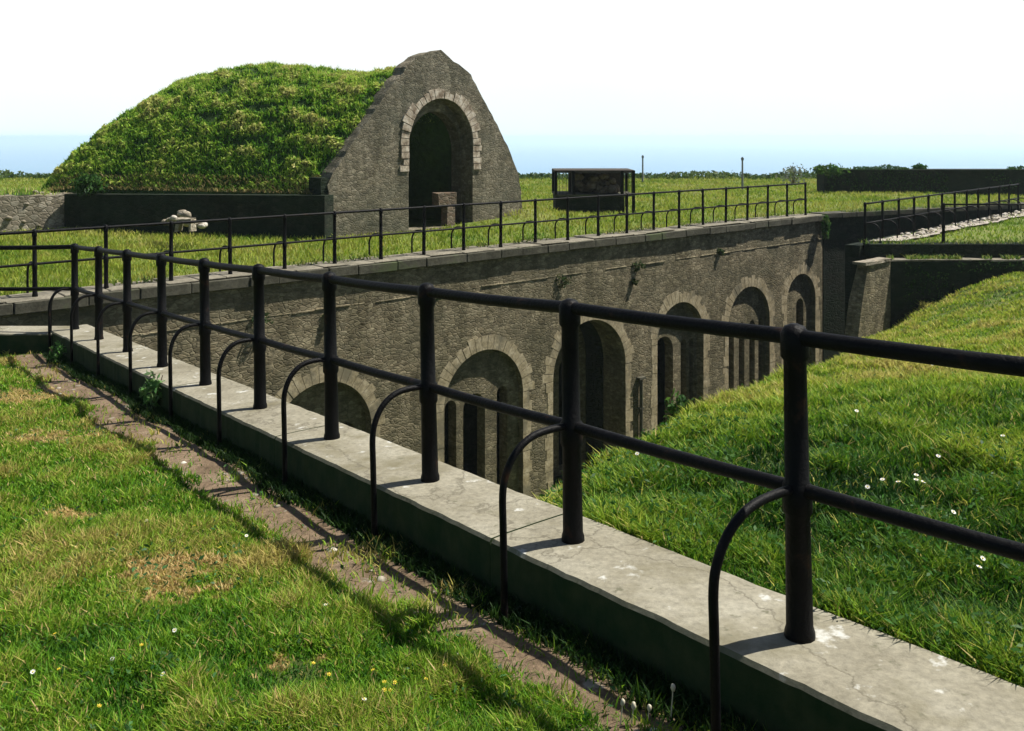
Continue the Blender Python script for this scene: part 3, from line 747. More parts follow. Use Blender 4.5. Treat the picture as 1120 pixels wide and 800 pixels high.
bm.faces.new(fb); bm.faces.new((fa[0], fa[-1], fb[-1], fb[0])); link_bm('vault', bm, M['shade_stone'], gb)
# shaded side wall of the vault
SU = Vector((-7.75, 2.5, 0)).normalized(); SN = Vector((SU.y, -SU.x, 0))
if SN.y > 0: SN = -SN
SVL = 8.2; STZ = -1.5
sa = GO+GU*.05-SN*.0-GN*.02
o_ = wall_box('side_wall', sa+SU*SVL, sa, STZ-.1, STZ+.02, TOPZ-.4, -.5, M['shade_stone'], None, None, gb)
bm = bmesh.new(); box(bm, pg(-.12, -2.0, -.35), (GU, GN, UP), (.42, .62, 1.9)); link_bm('corner_pilaster', bm, M['shade_stone'], gb)
# the mound that covers it
RID = [(0, 2.0), (.6, 1.95), (1.5, 1.80), (2.4, 1.82), (3.7, 1.95), (4.94, 2.06), (6.2, 2.0), (7.2, 1.82), (8.2, 1.58), (9.2, 1.0), (10.2, .22), (10.9, -.7), (11.6, -1.8), (12.4, -2.8), (14, -3.8), (17, -4.6)]
def ridge(t):
    t = max(t, 0)
    for (a, za), (b, zb_) in zip(RID, RID[1:]):
        if t <= b: return za+(zb_-za)*(t-a)/(b-a)
    return RID[-1][1]
VR = 3.25
def mound_pt(t, v):
    """t back along the side wall from the gable, v across along the gable"""
    R = ridge(t); x = v/VR
    if x <= 1: z = STZ+.02+(R-STZ)*(1-(1-max(x, 0))**1.75)
    else: z = R-(R-TOPZ+.6)*(1-math.cos(min(1, (x-1)/1.05)*PI/2))**.9*1.02
    if t > SVL: z -= (t-SVL)*.10*max(0, 1-x*.8)
    if t > 9 and x < 1: z -= .55*(t-9)**2*(1-max(x, 0))
    if v < -.1: z -= .22
    p = sa+SU*(t+.12)+GU*v
    k = smooth01(min(v, 1.2)/1.2)*smooth01(t/1.5)
    z += k*(.10*nz(p.x, p.y, 2, .7)+.08*nz(p.x, p.y, 9, 1.9)+.04*nz(p.x, p.y, 4, 5))
    if t < .8:
        tg = v-.05; lim = None
        for a, b in zip(outl[1:-1], outl[2:]):
            if (a[0]-tg)*(b[0]-tg) <= 0 and a[0] != b[0]: lim = a[1]+(b[1]-a[1])*(tg-a[0])/(b[0]-a[0]); break
        if lim is not None: z = z*smooth01(t/.8)+(1-smooth01(t/.8))*(lim-.30)
    return Vector((p.x, p.y, z))
def mg(t, v): return mound_pt(t, v)
tag(grid('mound', mg, lin(0, 16.5, 90), [-.14]+lin(-.06, 6.9, 60), M['mound']), kind='structure')

# pale rubble wall running off to the left
LW = Vector((-12.35, 26.0, 0))
lw = empty('rubble_wall', LW+UP*TOPZ, 'sunlit pale rubble stone wall at the left edge beside the shaded mound wall', 'wall')
ld = Vector((-.75, -.6614, 0))
bm = bmesh.new(); rows = []
for i in range(40):
    t = 5*i/39; p = LW+ld*t; top = -1.62+.06*nz(t, 0, 0, 2)+.03*nz(t, 3, 1, 7)
    rows.append([bm.verts.new(p+Vector((WN.x, WN.y, 0))*o+UP*z) for o, z in ((0, -3.4), (0, top), (-.6, top+.02), (-.6, -3.4))])
for a_, b_ in zip(rows, rows[1:]):
    for j in range(3): bm.faces.new((a_[j], b_[j], b_[j+1], a_[j+1]))
bm.faces.new(rows[0]); bm.faces.new(rows[-1][::-1]); bmesh.ops.recalc_face_normals(bm, faces=bm.faces)
link_bm('stone_face', bm, M['pale_stone'], lw)
bm = bmesh.new()
for i in range(26):
    t = random.uniform(.2, 4.9); z = random.choice((random.uniform(-2.9, -1.7), -1.6+random.uniform(-.03, .05))); r_ = random.uniform(.05, .10)
    rock(bm, LW+ld*t+Vector((WN.x, WN.y, 0))*(.0 if z < -1.65 else -random.uniform(.1, .5))+UP*z, r_, i*1.7, (1, 1, .7))
link_bm('face_stones', bm, M['pale_stone'], lw)
def lw_earth(t, v):
    p = LW+ld*t-Vector((WN.x, WN.y, 0))*(v*3.2); z = -1.66+.24*math.sin(min(v, 1)*PI*.8)+.1*nz(p.x, p.y, 0, 1.2)-(.9*v*v)
    return Vector((p.x, p.y, z))
tag(grid('wall_bank', lw_earth, lin(-.4, 5, 20), lin(.04, 1.2, 14), M['mound']), kind='structure')

# rubble heap in front of the mound wall
RB = at(198, 252, 21.5)
for i in range(16):
    a = random.uniform(0, 2*PI); rr_ = random.random()**.6; z = .34*(1-rr_)
    p = Vector((RB.x+math.cos(a)*rr_*.55, RB.y+math.sin(a)*rr_*.4, RB.z+.05+z+random.uniform(0, .06)))
    stone('rubble_stone', p, random.uniform(.06, .15), M['pale_stone'] if i % 4 else M['white_rock'], 'broken pale stone in the small rubble heap below the grassy mound', 'stone', 'stones of the rubble heap', (1, .8, .7))
bm = bmesh.new(); bx = at(203, 247, 21.0)
for sx in (-1, 1): box(bm, bx+Vector((sx*.15, 0, 0)), AX, (.07, .3, .24), .02)
box(bm, bx+Vector((0, 0, .14)), AX, (.38, .3, .06), .02)
bmesh.ops.recalc_face_normals(bm, faces=bm.faces)
tag(link_bm('stone_drain', bm, M['pale_stone']), 'small stone drain opening built into the rubble heap', 'drain')

# low brick stump in the arched doorway
bp_ = pg(*ong(494, 228, .12), 0); tt, zz = ong(493, 212)
bm = bmesh.new(); box(bm, pg(tt, zz-.16, -.3), (GU, GN, UP), (.62, .32, .34), .02); box(bm, pg(tt+.14, zz-.65, -.3), (GU, GN, UP), (.3, .3, .7), .02)
tag(link_bm('brick_pillar', bm, M['brick']), 'broken reddish masonry stump standing in the doorway of the gable', 'pillar')

# ------------------------------------------------------------------ caged opening on the grass
CD = 31.0
cg = empty('iron_cage', at(650, 236, CD), 'roofed black iron cage over a dark plinth on the far grass', 'cage')
def cp(px, py, dd=0): 
    v = at(px, py, CD); return Vector((v.x, CD+dd, v.z))
L0, R0 = cp(607, 0).x, cp(694, 0).x; zt_ = cp(0, 187).z; zm = cp(0, 215).z; zb_ = cp(0, 236).z; dd = 2.0
bm = bmesh.new(); box(bm, ((L0+R0)/2-.15, CD+dd/2, (zm+zb_)/2-.15), AX, (R0-L0-.34, dd-.3, zm-zb_+.3), .01); link_bm('plinth', bm, M['shade_stone'], cg)
bm = bmesh.new(); box(bm, ((L0+R0)/2, CD+dd/2, zt_-.03), AX, (R0-L0+.02, dd+.02, .09)); link_bm('roof', bm, M['steel'], cg)
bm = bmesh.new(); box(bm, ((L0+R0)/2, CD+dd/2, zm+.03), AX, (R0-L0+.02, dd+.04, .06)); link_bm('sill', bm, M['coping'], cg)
for x in (L0+.03, L0+.62, R0-.42, R0-.03):
    for y in (CD+.03, CD+dd-.03):
        bm = bmesh.new(); box(bm, (x, y, (zt_+zm)/2 if x < R0-.1 else (zt_+zb_)/2), AX, (.10, .10, zt_-zm-.02 if x < R0-.1 else zt_-zb_)); link_bm('upright', bm, M['iron'], cg)
bm = bmesh.new(); x = L0+.15
while x < L0+.6:
    box(bm, (x, CD+.03, (zt_+zm)/2), AX, (.012, .012, zt_-zm)); x += .12
x = R0-.4
while x < R0-.06:
    box(bm, (x, CD+.03, (zt_+zm)/2), AX, (.016, .016, zt_-zm)); x += .05
link_bm('bars', bm, M['iron'], cg)
bm = bmesh.new()
for i in range(44): rock(bm, (random.uniform(L0+.8, R0-.6), CD+random.uniform(.4, 1.2), zm+.12+random.uniform(0, .55)), random.uniform(.1, .2), i*2.3, (1, 1, .8))
tag(link_bm('debris_heap', bm, M['brick'], None, True), 'heap of reddish brown stones piled inside the iron cage', 'rubble')
bm = bmesh.new(); box(bm, (R0-1.2, CD+1.5, (zt_+zm)/2), AX, (1.9, .05, zt_-zm-.05)); link_bm('mesh_panel', bm, M['steel'], cg)

# slender poles on the far grass
for px, pt, pb, d, lab in ((703, 170, 194, 52, 'slim grey pole beside the far iron cage on the skyline'), (812, 172, 200, 44, 'tallest slim pole rising behind the wall top railing')):
    b = at(px, pb+8, d); t_ = at(px, pt, d); bm = bmesh.new()
    tube(bm, [b, t_], [.055, .04], 8); box(bm, t_-UP*.1, AX, (.12, .08, .12)); tag(link_bm('pole', bm, M['galv']), lab, 'pole')

# ------------------------------------------------------------------ shrubs and weeds
def shrub(name, c, rad, n, size, cols, label, cat, lean=(0, 0, 0), stems=5, dens=1):
    root = empty(name, c, label, cat)
    bm = bmesh.new()
    for k in range(stems):
        e = Vector((random.uniform(-.7, .7)*rad[0], random.uniform(-.7, .7)*rad[1], rad[2]*random.uniform(1.1, 1.8)))
        tube(bm, [c, c+e*.5+Vector((random.uniform(-.1, .1), 0, 0))*rad[0], c+e], [.02*rad[2]+.004, .014*rad[2]+.003, .004], 6)
    link_bm('stems', bm, M['twig'], root)
    d = RNG.normal(size=(n, 3)); d /= np.linalg.norm(d, axis=1)[:, None]; rr = RNG.uniform(.35, 1.0, n)**.7
    P = d*rr[:, None]; k = 1+.45*vnoise(P, 1.9, RNG.uniform(0, 30)); P = P*k[:, None]*np.array(rad)
    P[:, 2] += rad[2]; P = np.maximum(P, [-99, -99, .01]) + np.array(c)
    t = np.clip(.5+.5*vnoise(P, 2.0/rad[2], 3)+RNG.normal(0, .15, n), 0, 1)
    leaves('foliage', P, RNG.uniform(.6, 1.3, n)*size, palette(cols, t), M['leaf'], root)
    return root
M['twig'] = mottled('twigs', [(.3, (.08, .06, .04)), (.7, (.16, .12, .08))], 4, 30)
DG = [(.012, .04, .010), (.03, .085, .016), (.06, .13, .022), (.12, .17, .04)]
zb1 = bank_z(1.35, 8.35)
shrub('leafy_shrub', Vector((1.70, 9.3, bank_z(1.70, 9.3)-.06)), (.15, .15, .26), 420, .034, DG, 'small bright leafy bush on the ditch edge before the third clear arch', 'shrub')
wp = fp(6.5, .30, -KH)
shrub('tall_weed', wp, (.12, .12, .17), 150, .04, [(.04, .12, .02), (.09, .2, .05), (.3, .4, .2)], 'pale green weed growing against the near side of the kerb', 'weed', stems=4)
wp = fp(10.1, .36, -KH)
shrub('tall_weed', wp, (.1, .1, .1), 90, .035, [(.04, .12, .02), (.09, .2, .05)], 'low green weed in the shaded corner where the two kerbs meet', 'weed', stems=3)
shrub('skyline_shrub', at(868, 204, 50), (.8, .8, .62), 160, .10, [(.10, .12, .09), (.18, .20, .15)], 'sparse grey twiggy bush on the skyline left of the far parapet', 'shrub', stems=12)
shrub('wall_shrub', at(905, 192, 42.0), (.8, .4, .25), 320, .10, DG, 'light green bush growing over the left end of the far parapet', 'shrub')
shrub('wall_shrub', at(1005, 187.5, 43), (.4, .3, .16), 200, .09, DG[:3], 'small dark bush on top of the far parapet', 'shrub')
shrub('corner_bush', at(97, 214, 25.3), (.42, .35, .30), 900, .07, DG[:3], 'dark bush where the pale rubble wall meets the mound', 'shrub')
# tussocks at the foot of the mound wall
shrub('corner_ivy', at(903, 262, 31.0), (.16, .16, .42), 300, .07, DG, 'green plant hanging at the far end of the arched wall', 'plant')

for i, (d, z, r_) in enumerate(((17.6, -3.45, .20), (18.6, -3.62, .12), (20.4, -3.5, .2), (23.0, -3.55, .24), (24.9, -3.45, .2), (24.8, -3.9, .12), (27.4, -3.4, .14))):
    o = shrub('wall_plant', pw(wt(d), z-r_, .03), (r_*1.3, r_*.5, r_*.7), 130, .05, [(.012, .035, .010), (.04, .07, .02), (.12, .12, .05)], 'small dark weed rooted in a crack of the arched wall', 'plant')
    o['group'] = 'weeds in the arched wall'
# mound cover: dense bramble and long grass
n = 90000
T = RNG.uniform(0.02, 15, n); Vv = RNG.uniform(-.02, 4.8, n)
P = np.array([mound_pt(a, b)[:] for a, b in zip(T, Vv)])
cl = vnoise(P*np.array([.75, .75, 2.2]), 1.25, 4); fine = vnoise(P, 5, 9, 2)
keep = ((cl+.5*fine+RNG.normal(0, .12, n)) > -.42)&(T > .22)
P, cl, fine = P[keep], cl[keep], fine[keep]; n = len(P)
tone = np.clip(.46+.75*cl+.45*fine+RNG.normal(0, .1, n)+.09*(P[:, 2]-.5), 0, 1)
P2 = P.copy(); P2[:, 2] += RNG.uniform(0, .07, n)+np.clip(.16*cl+.12*fine, 0, .22)*np.clip(1.6-P[:, 2]*.7, .1, 1)
MG = [(.010, .05, .006), (.08, .21, .016), (.21, .37, .034), (.33, .45, .06), (.44, .44, .14)]
tag(leaves('brambles', P2, RNG.uniform(.03, .07, n), palette(MG, tone), M['leaf'], flat=.8), kind='stuff')
sel = RNG.random(n) < .55
Pg = P[sel]; tg_ = tone[sel]
tag(blades('mound_grass', Pg, RNG.uniform(.07, .20, len(Pg)), RNG.uniform(.018, .03, len(Pg)), palette(MG[1:]+[(.32, .28, .13)], tg_*.85+RNG.normal(0, .12, len(Pg))+.16*np.clip(Pg[:, 2]-1.2, 0, 1)), M['grass'], .6), kind='stuff')
n = 5200; T = RNG.uniform(0, SVL+1, n); Vv = RNG.uniform(-.14, .22, n)      # dry fringe along the top of the side wall
P = np.array([mound_pt(a, b)[:] for a, b in zip(T, Vv)])
tag(blades('fringe_grass', P, RNG.uniform(.03, .16, n), RNG.uniform(.02, .03, n), palette([(.08, .12, .02), (.22, .20, .07), (.40, .30, .14)], RNG.random(n)), M['grass'], 1.0), kind='stuff')
# earth bank over the rubble wall
n = 5000; T = RNG.uniform(-.4, 5, n); Vv = RNG.uniform(.04, 1.2, n)
P = np.array([lw_earth(a, b)[:] for a, b in zip(T, Vv)])
tag(blades('wall_grass', P, RNG.uniform(.05, .22, n), RNG.uniform(.02, .03, n), palette(MG[1:]+[(.3, .26, .12)], RNG.random(n)), M['grass'], .6), kind='stuff')

# lawn
def straw(x, y):
    v = 0
    for px, py, d, rx, ry in ((185, 622, 4.55, .36, .22), (205, 650, 4.3, .26, .16), (298, 738, 3.55, .15, .10), (300, 730, 3.6, .12, .10), (340, 718, 3.65, .11, .07), (85, 560, 5.4, .2, .12), (60, 470, 7.3, .4, .3), (30, 415, 9, .5, .5)):
        q = at(px, py, d); v = max(v, math.exp(-((x-q.x)/rx)**2-((y-q.y)/ry)**2))
    return v
n = 700000; n1 = 620000
PY = 2.45*(11.6/2.45)**RNG.random(n); PX = PY*np.where(np.arange(n) < n1, RNG.uniform(-.63, .30, n), RNG.uniform(-1.2, -.63, n))
S = (PX-P0.x)*U.x+(PY-P0.y)*U.y; Nn = (PX-P0.x)*N.x+(PY-P0.y)*N.y
pe = np.array([path_edge(s) for s in S])
nf = np.array([mnoise.noise((x*5, y*5, 1)) for x, y in zip(PX, PY)])
ok = (Nn > .27)&((Nn > pe+.09*nf-.09)|(RNG.random(len(PX)) < .05+.10*(nf > .25)))
PX, PY, Nn = PX[ok], PY[ok], Nn[ok]
PZ = np.array([lawn_z(x, y) for x, y in zip(PX, PY)])
P = np.stack([PX, PY, PZ], 1); n = len(P)
c1 = vnoise(P, .9, 2); c2 = vnoise(P, 3.4, 5, 2)
sv = np.array([straw(x, y) for x, y in zip(PX, PY)])
dens = .8+.5*c2+.25*c1
ok = RNG.random(n) < np.clip(dens, .3, 1)
P, c1, c2, sv, n = P[ok], c1[ok], c2[ok], sv[ok], int(ok.sum())
tone = np.clip(.47+.24*c1+.32*c2+RNG.normal(0, .13, n)+.012*(P[:, 1]-3), 0, .78)
dry = RNG.random(n) < .06
tone[dry] = RNG.uniform(.7, 1, dry.sum())
tone = np.maximum(tone, np.clip(sv*2.2*(1+.8*c2+1.1*vnoise(P, 8, 3, 2))-.34, 0, 1)*RNG.uniform(.72, 1, n))
Hh = RNG.uniform(.025, .07, n)*(1+.7*np.clip(c2, -.6, 1))*(1-.5*np.clip(sv*1.3, 0, 1))
tag(blades('lawn_grass', P, Hh, RNG.uniform(.0045, .0085, n)*(1+.16*(P[:, 1]-3)), palette(GREENS, tone, .25), M['grass'], .75), kind='stuff')
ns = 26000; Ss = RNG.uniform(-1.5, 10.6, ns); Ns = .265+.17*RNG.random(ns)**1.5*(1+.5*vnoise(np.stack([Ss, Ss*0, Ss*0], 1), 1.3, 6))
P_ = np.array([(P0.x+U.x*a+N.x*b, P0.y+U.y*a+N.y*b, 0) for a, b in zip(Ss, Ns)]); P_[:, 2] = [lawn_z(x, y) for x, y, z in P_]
tag(blades('kerb_shade_grass', P_, RNG.uniform(.02, .075, ns)*(1.3-1.6*(Ns-.27)), RNG.uniform(.006, .011, ns)*1.3, palette([(.005, .02, .004), (.012, .04, .006), (.035, .07, .012)], RNG.random(ns)), M['grass'], .7), kind='stuff')  # grass at the kerb foot, greens darkened to deepen the kerb's cast shadow
# broad-leaved weeds in the lawn (clover, plantain)
m_ = RNG.random(n) < .03
Pw = P[m_&(c2 > -.1)]
Pw = Pw+RNG.normal(0, .012, Pw.shape)*[1, 1, 0]; Pw[:, 2] += RNG.uniform(.01, .045, len(Pw))
tag(leaves('clover', Pw, RNG.uniform(.010, .022, len(Pw)), palette([(.018, .065, .018), (.035, .11, .03), (.07, .16, .05)], RNG.random(len(Pw))), M['leaf'], flat=1.5), kind='stuff')

# bank
n = 680000; n1 = 520000
PY = 2.3*(24.3/2.3)**RNG.random(n); PX = PY*np.where(np.arange(n) < n1, RNG.uniform(-.02, .63, n), RNG.uniform(.63, 1.5, n))
Mx = -((PX-P0.x)*N.x+(PY-P0.y)*N.y)-.255
ok = Mx > .015; PX, PY, Mx = PX[ok], PY[ok], Mx[ok]
q = PX/PY
ok = (PY > 2.2)&(PY < 24.3)&(PX < 24)
PX, PY, Mx = PX[ok], PY[ok], Mx[ok]
sd = np.array([edge_sd(x, y) for x, y in zip(PX, PY)])
ok = (sd < 1.4)
PX, PY, sd, Mx = PX[ok], PY[ok], sd[ok], Mx[ok]
P = np.array([(x, y, bank_z(x, y)) for x, y in zip(PX, PY)]); n = len(P)
c1 = vnoise(P, .55, 12); c2 = vnoise(P, 2.2, 15, 2)
ok = RNG.random(n) < np.clip(.7+.5*c2+.3*c1, .2, 1)
P, c1, c2, sd, Mx, n = P[ok], c1[ok], c2[ok], sd[ok], Mx[ok], int(ok.sum())
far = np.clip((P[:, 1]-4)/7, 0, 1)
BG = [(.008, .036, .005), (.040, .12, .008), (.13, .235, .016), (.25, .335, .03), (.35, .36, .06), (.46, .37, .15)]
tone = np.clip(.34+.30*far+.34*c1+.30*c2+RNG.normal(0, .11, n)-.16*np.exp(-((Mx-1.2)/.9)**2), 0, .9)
dry = RNG.random(n) < .07; tone[dry] = RNG.uniform(.7, 1, dry.sum())
Hh = (RNG.uniform(.03, .10, n))*(1+.9*np.clip(c2, -.5, 1)); Wb = RNG.uniform(.006, .010, n)*(1+.15*(P[:, 1]-3))
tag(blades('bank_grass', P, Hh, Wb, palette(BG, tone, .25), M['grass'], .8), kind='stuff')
m_ = (RNG.random(n) < .14*np.exp(-((Mx-1.3)/1.3)**2)+.012)&(c2+.4*c1 > .05)
Pw = P[m_].copy(); cw = np.clip(c2[m_], 0, 1); Pw[:, 2] += RNG.uniform(.02, .10, len(Pw))*(1+1.2*cw)
Pw[:, :2] += RNG.normal(0, .03, (len(Pw), 2))
tag(leaves('bank_weeds', Pw, RNG.uniform(.009, .023, len(Pw)), palette([(.014, .055, .008), (.035, .11, .014), (.08, .17, .03)], np.clip(RNG.random(len(Pw))*.8+.2*cw, 0, 1)), M['leaf'], flat=1.2), kind='stuff')

# plateau and terrace pasture
n = 320000; n1 = 260000
PY = 13*(58/13)**RNG.random(n); PX = PY*np.where(np.arange(n) < n1, RNG.uniform(-.63, .63, n), RNG.choice([-1, 1], n)*RNG.uniform(.63, 1.0, n))
rx, ry = PX-WO.x, PY-WO.y; s_ = -(rx*WN.x+ry*WN.y); t_ = rx*WU.x+ry*WU.y
ex, ey = PX-EC.x, PY-EC.y; es = -(ex*EN.x+ey*EN.y)
ok = np.where(t_ < WEND, s_ > .8, (es > .7))
gx = (PX-GO.x)*-GN.x+(PY-GO.y)*-GN.y; mt = (PX-sa.x)*SU.x+(PY-sa.y)*SU.y; mv = -((PX-sa.x)*SN.x+(PY-sa.y)*SN.y)
gt = (PX-GO.x)*GU.x+(PY-GO.y)*GU.y
ok &= ~((mv > -.1)&(mv < 7)&(mt > -9)&(mt < 16)&(gx > -.1)&(gt < 6.9))
ok &= ~((PX > L0+.1)&(PX < R0-.3)&(PY > CD)&(PY < CD+dd))
PX, PY = PX[ok], PY[ok]
P = np.array([(x, y, plat_z(x, y)) for x, y in zip(PX, PY)]); n = len(P)
c1 = vnoise(P, .35, 22); c2 = vnoise(P, 1.5, 25, 2)
FG = [(.07, .16, .012), (.16, .24, .02), (.26, .31, .04), (.30, .30, .06), (.40, .36, .14)]
tone = np.clip(.42+.35*c1+.3*c2+RNG.normal(0, .12, n), 0, 1)
tag(blades('pasture_grass', P, RNG.uniform(.05, .16, n)*(1+.5*np.clip(c2, -1, 1)), RNG.uniform(.014, .024, n)*(1+.05*(P[:, 1]-15)), palette(FG, tone, .12), M['grass'], .6), kind='stuff')
n = 13000; A_ = RNG.uniform(0, 1, n); B_ = RNG.random(n)
P = np.array([terr_pt(a, b)[:] for a, b in zip(A_, B_)]); n = len(P)
tag(blades('terrace_grass', P, RNG.uniform(.05, .14, n), RNG.uniform(.03, .05, n), palette(FG[:4], np.clip(.3+.3*vnoise(P, .6, 31)+RNG.normal(0, .12, n), 0, 1)), M['grass'], .6), kind='stuff')
def tufts(name, pts, h, cols):
    P = np.array(pts); n = len(P)
    tag(blades(name, P, RNG.uniform(.3, 1.1, n)*h, RNG.uniform(.02, .035, n), palette(cols, RNG.random(n)), M['grass'], .9), kind='stuff')
pts = []
for i in range(5200):
    x = TC[0]+.1+random.random()*14; k_ = nz(x, 0, 3, 1.1)
    if random.random() < .35: pts.append((x, TC[1]+random.uniform(.02, .55), TZ+.0))
    elif k_ > -.05: pts.append((x, TC[1]-random.uniform(.1, .36), TZ-.36))
tufts('ledge_grass', pts, .15, [(.04, .10, .012), (.12, .20, .025), (.30, .28, .09)])
pts = []
for i in range(2600):
    t = random.uniform(0, 17.5)
    if nz(t, 4, 1, .9) > -.1: p = EC+EU*t-EN*random.uniform(-.05, .45); pts.append((p.x, p.y, TOPZ+.02))
tufts('moat_wall_grass', pts, .16, [(.05, .12, .012), (.14, .20, .03), (.30, .28, .09)])
pts = []
for i in range(2500):
    t = random.uniform(0, WEND)
    if nz(t, 9, 1, .8) > .02: p = pw(t, 0, -random.uniform(.35, .85)); pts.append((p.x, p.y, TOPZ+.02))
tufts('coping_grass', pts, .12, [(.05, .12, .012), (.14, .20, .03), (.34, .31, .11)])
def ivy(name, pts, size, cols=((.010, .035, .008), (.025, .075, .012), (.06, .13, .02))):
    P = np.array(pts); n = len(P)
    tag(leaves(name, P, RNG.uniform(.6, 1.3, n)*size, palette(cols, RNG.random(n)), M['leaf'], flat=.4), kind='stuff')
pts = []
for i in range(9000):
    t = random.uniform(.2, SVL); z = random.uniform(TOPZ, STZ+.06); k_ = nz(t, z, 5, .9)+.25*nz(t, z, 8, 3)
    if k_ > .16-(.22 if z > STZ-.18 else 0)-(.25 if z < TOPZ+.25 else 0): p = sa+SU*t+SN*random.uniform(.01, .10); pts.append((p.x, p.y, z))
ivy('wall_ivy', pts, .035)
pts = []
for i in range(9000):
    x = TC[0]+.9+random.random()*13; z = random.uniform(-6, TZ-.4)
    if nz(x, z, 15, .7)+.25*nz(x, z, 8, 3) > .14-(.2 if z > TZ-.6 else 0): pts.append((x, TC[1]-.4-random.uniform(.01, .1), z))
ivy('terrace_ivy', pts, .035)
pts = []
for i in range(4500):
    x = random.uniform(14.6, 31); 
    if nz(x, 0, 11, .5) > -.12: pts.append((x, 42.5+random.uniform(-.2, .3), -1.52+random.uniform(0, .14)*(1+nz(x, 2, 2, 1))))
    z = random.uniform(-2.7, -1.6)
    if nz(x, z, 21, .6) > .12: pts.append((x, 42.48-random.uniform(0, .1), z))
ivy('parapet_ivy', pts, .055)
# scrub along the cliff edge
n = 14000; PX = RNG.uniform(-36, 40, n); PY = RNG.uniform(56, 62, n)
P = np.stack([PX, PY, np.array([plat_z(x, y) for x, y in zip(PX, PY)])], 1); c1 = vnoise(P, .25, 41)
P[:, 2] += RNG.uniform(0, .35, n)*(1+c1)
tag(leaves('cliff_scrub', P, RNG.uniform(.08, .2, n), palette([(.02, .05, .012), (.05, .09, .02), (.1, .13, .04)], np.clip(.5+.6*c1, 0, 1)), M['leaf'], flat=.7), kind='stuff')

# ------------------------------------------------------------------ flowers and small things
def flower(name, c, h, r, col, mat_c, label, cat, group, petals=9):
    root = empty(name, c, label, cat, group)
    bm = bmesh.new(); e = Vector((random.uniform(-.02, .02), random.uniform(-.02, .02), h)); tube(bm, [c, c+e*.5, c+e], [.0022, .002, .0016], 5); link_bm('stalk', bm, M['stalk'], root)
    bm = bmesh.new(); cc = c+e; tl = Vector((random.uniform(-.4, .4), random.uniform(-.7, .1), 1)).normalized(); a1 = tl.orthogonal().normalized(); a2 = tl.cross(a1)
    for k in range(petals):
        a = 2*PI*k/petals; d1 = a1*math.cos(a)+a2*math.sin(a); d2 = a1*math.cos(a+.28)+a2*math.sin(a+.28); d0 = a1*math.cos(a-.28)+a2*math.sin(a-.28)
        bm.faces.new([bm.verts.new(cc+d1*r*.15), bm.verts.new(cc+d0*r*.75+tl*.002), bm.verts.new(cc+d1*r+tl*.003), bm.verts.new(cc+d2*r*.75+tl*.002)])
    link_bm('petals', bm, col, root)
    bm = bmesh.new(); rock(bm, cc+tl*.003, r*.28, 1, (1, 1, .6)); link_bm('flower_centre', bm, mat_c, root)
def flat_mat(name, c, rough=.6):
    m, nt, b = new_mat(name); n = noise_n(nt, 80, 3); r = ramp(nt, [(.3, tuple(k*.85 for k in c)), (.7, c)])
    nt.links.new(n.outputs[0], r.inputs[0]); nt.links.new(r.outputs[0], b.inputs['Base Color']); b.inputs['Roughness'].default_value = rough; return m
M['white_petal'] = flat_mat('white_petal', (.82, .82, .76)); M['yellow'] = flat_mat('yellow_petal', (.75, .55, .03)); M['stalk'] = flat_mat('stalk_green', (.08, .15, .03)); M['fluff'] = flat_mat('seed_fluff', (.5, .46, .34))
def ray_bank(px, py, fn, lo=2.4, hi=24):
    d = lo
    while d < hi:
        p = at(px, py, d)
        if p.z < fn(p.x, p.y): return p
        d += .02
    return None
for px, py in [(968, 551), (983, 556), (1002, 550), (1001, 544), (1010, 553), (1027, 522), (1064, 627), (1080, 645), (1074, 652), (990, 400), (1021, 413), (1065, 411), (952, 560), (935, 470), (1046, 590), (700, 520), (1100, 500), (870, 470)]:
    p = ray_bank(px, py, bank_z)
    if p: flower('white_daisy', Vector((p.x, p.y, bank_z(p.x, p.y))), .10+.004*p.y, .008+.0011*p.y, M['white_petal'], M['yellow'], 'small white daisy flowering in the grass bank right of the kerb', 'flower', 'daisies on the bank')
for px, py in [(42, 752), (157, 581), (269, 598), (360, 678), (398, 785), (175, 757), (130, 735), (191, 705)]:
    p = ray_bank(px, py, lawn_z)
    if p: flower('white_daisy', Vector((p.x, p.y, lawn_z(p.x, p.y))), .055, .010, M['white_petal'], M['yellow'], 'small white daisy flowering in the lawn left of the dirt path', 'flower', 'daisies on the lawn')
for px, py in [(420, 762), (428, 771), (435, 765), (418, 772), (340, 745), (355, 752), (116, 790), (66, 747), (208, 588), (240, 610), (462, 760), (487, 745), (66, 707), (150, 724), (412, 748)]:
    p = ray_bank(px, py, lawn_z)
    if p: flower('yellow_buttercup', Vector((p.x, p.y, lawn_z(p.x, p.y))), .055, .009, M['yellow'], M['yellow'], 'tiny yellow buttercup flowering in the lawn left of the dirt path', 'flower', 'buttercups on the lawn', 6)
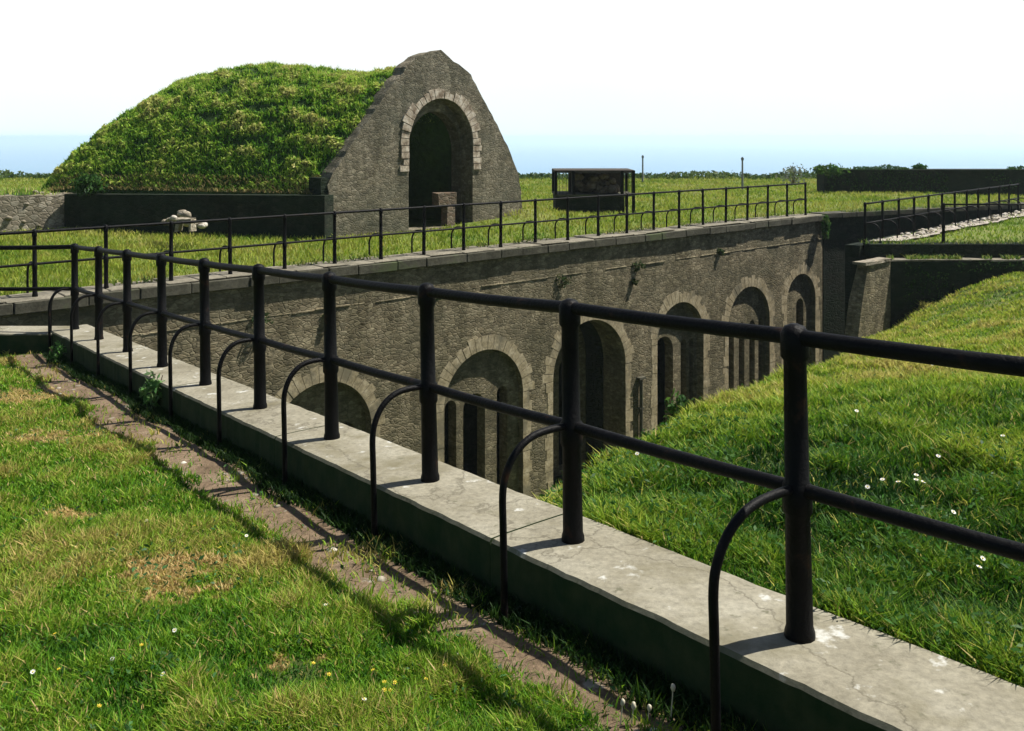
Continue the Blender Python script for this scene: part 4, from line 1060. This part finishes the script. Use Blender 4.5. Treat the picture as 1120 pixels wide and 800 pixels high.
for px, py, h in [(678, 800, .13), (690, 800, .16), (733, 800, .20), (707, 800, .12)]:
    p = at(px, py, 3.15); z = lawn_z(p.x, p.y); h = p.z+(800-752)/F*3.15-z if px == 733 else p.z+.09-z+random.uniform(-.02, .02)
    c = Vector((p.x, p.y, z)); root = empty('seed_head', c, 'dry pale seed head on a stalk in the kerb shadow at the bottom edge', 'weed', 'seed heads beside the kerb')
    bm = bmesh.new(); tube(bm, [c, c+Vector((.01, 0, h))], [.0025, .002], 6); link_bm('stalk', bm, M['fluff'], root)
    bm = bmesh.new(); rock(bm, c+Vector((.01, 0, h)), .008, px*.1, (1, 1, 1.7)); link_bm('seed_ball', bm, M['fluff'], root, True)
# stones lying on the dirt path
for i in range(46):
    s = random.uniform(-1.2, 9); n_ = random.uniform(.30, .86); p = P0+U*s+N*n_
    stone('path_stone', (p.x, p.y, lawn_z(p.x, p.y)+.008), random.uniform(.01, .032), M['pale_stone'] if i % 3 else M['white_rock'], 'small loose stone lying on the dirt path beside the kerb', 'stone', 'stones on the dirt path')
c_ = ray_bank(458, 678, lawn_z)
if c_: stone('path_stone', (c_.x, c_.y, lawn_z(c_.x, c_.y)+.01), .045, M['white_rock'], 'largest whitish stone on the dirt path by the grass edge', 'stone')

# ------------------------------------------------------------------ sea air
m = bpy.data.materials.new('sea_haze'); m.use_nodes = True; nt = m.node_tree
nt.nodes.remove(nt.nodes['Principled BSDF']); pv = nt.nodes.new('ShaderNodeVolumePrincipled')
pv.inputs['Color'].default_value = (.80, .93, 1, 1); pv.inputs['Density'].default_value = .0003; pv.inputs['Anisotropy'].default_value = .2
nt.links.new(pv.outputs[0], nt.nodes['Material Output'].inputs['Volume'])
bm = bmesh.new(); box(bm, (0, 0, (-73+6)/2), AX, (2*R_+200, 2*R_+200, 79)); bmesh.ops.recalc_face_normals(bm, faces=bm.faces)
hz = tag(link_bm('haze', bm, m), kind='stuff')
scene.render.engine = 'CYCLES'; scene.cycles.volume_bounces = 2
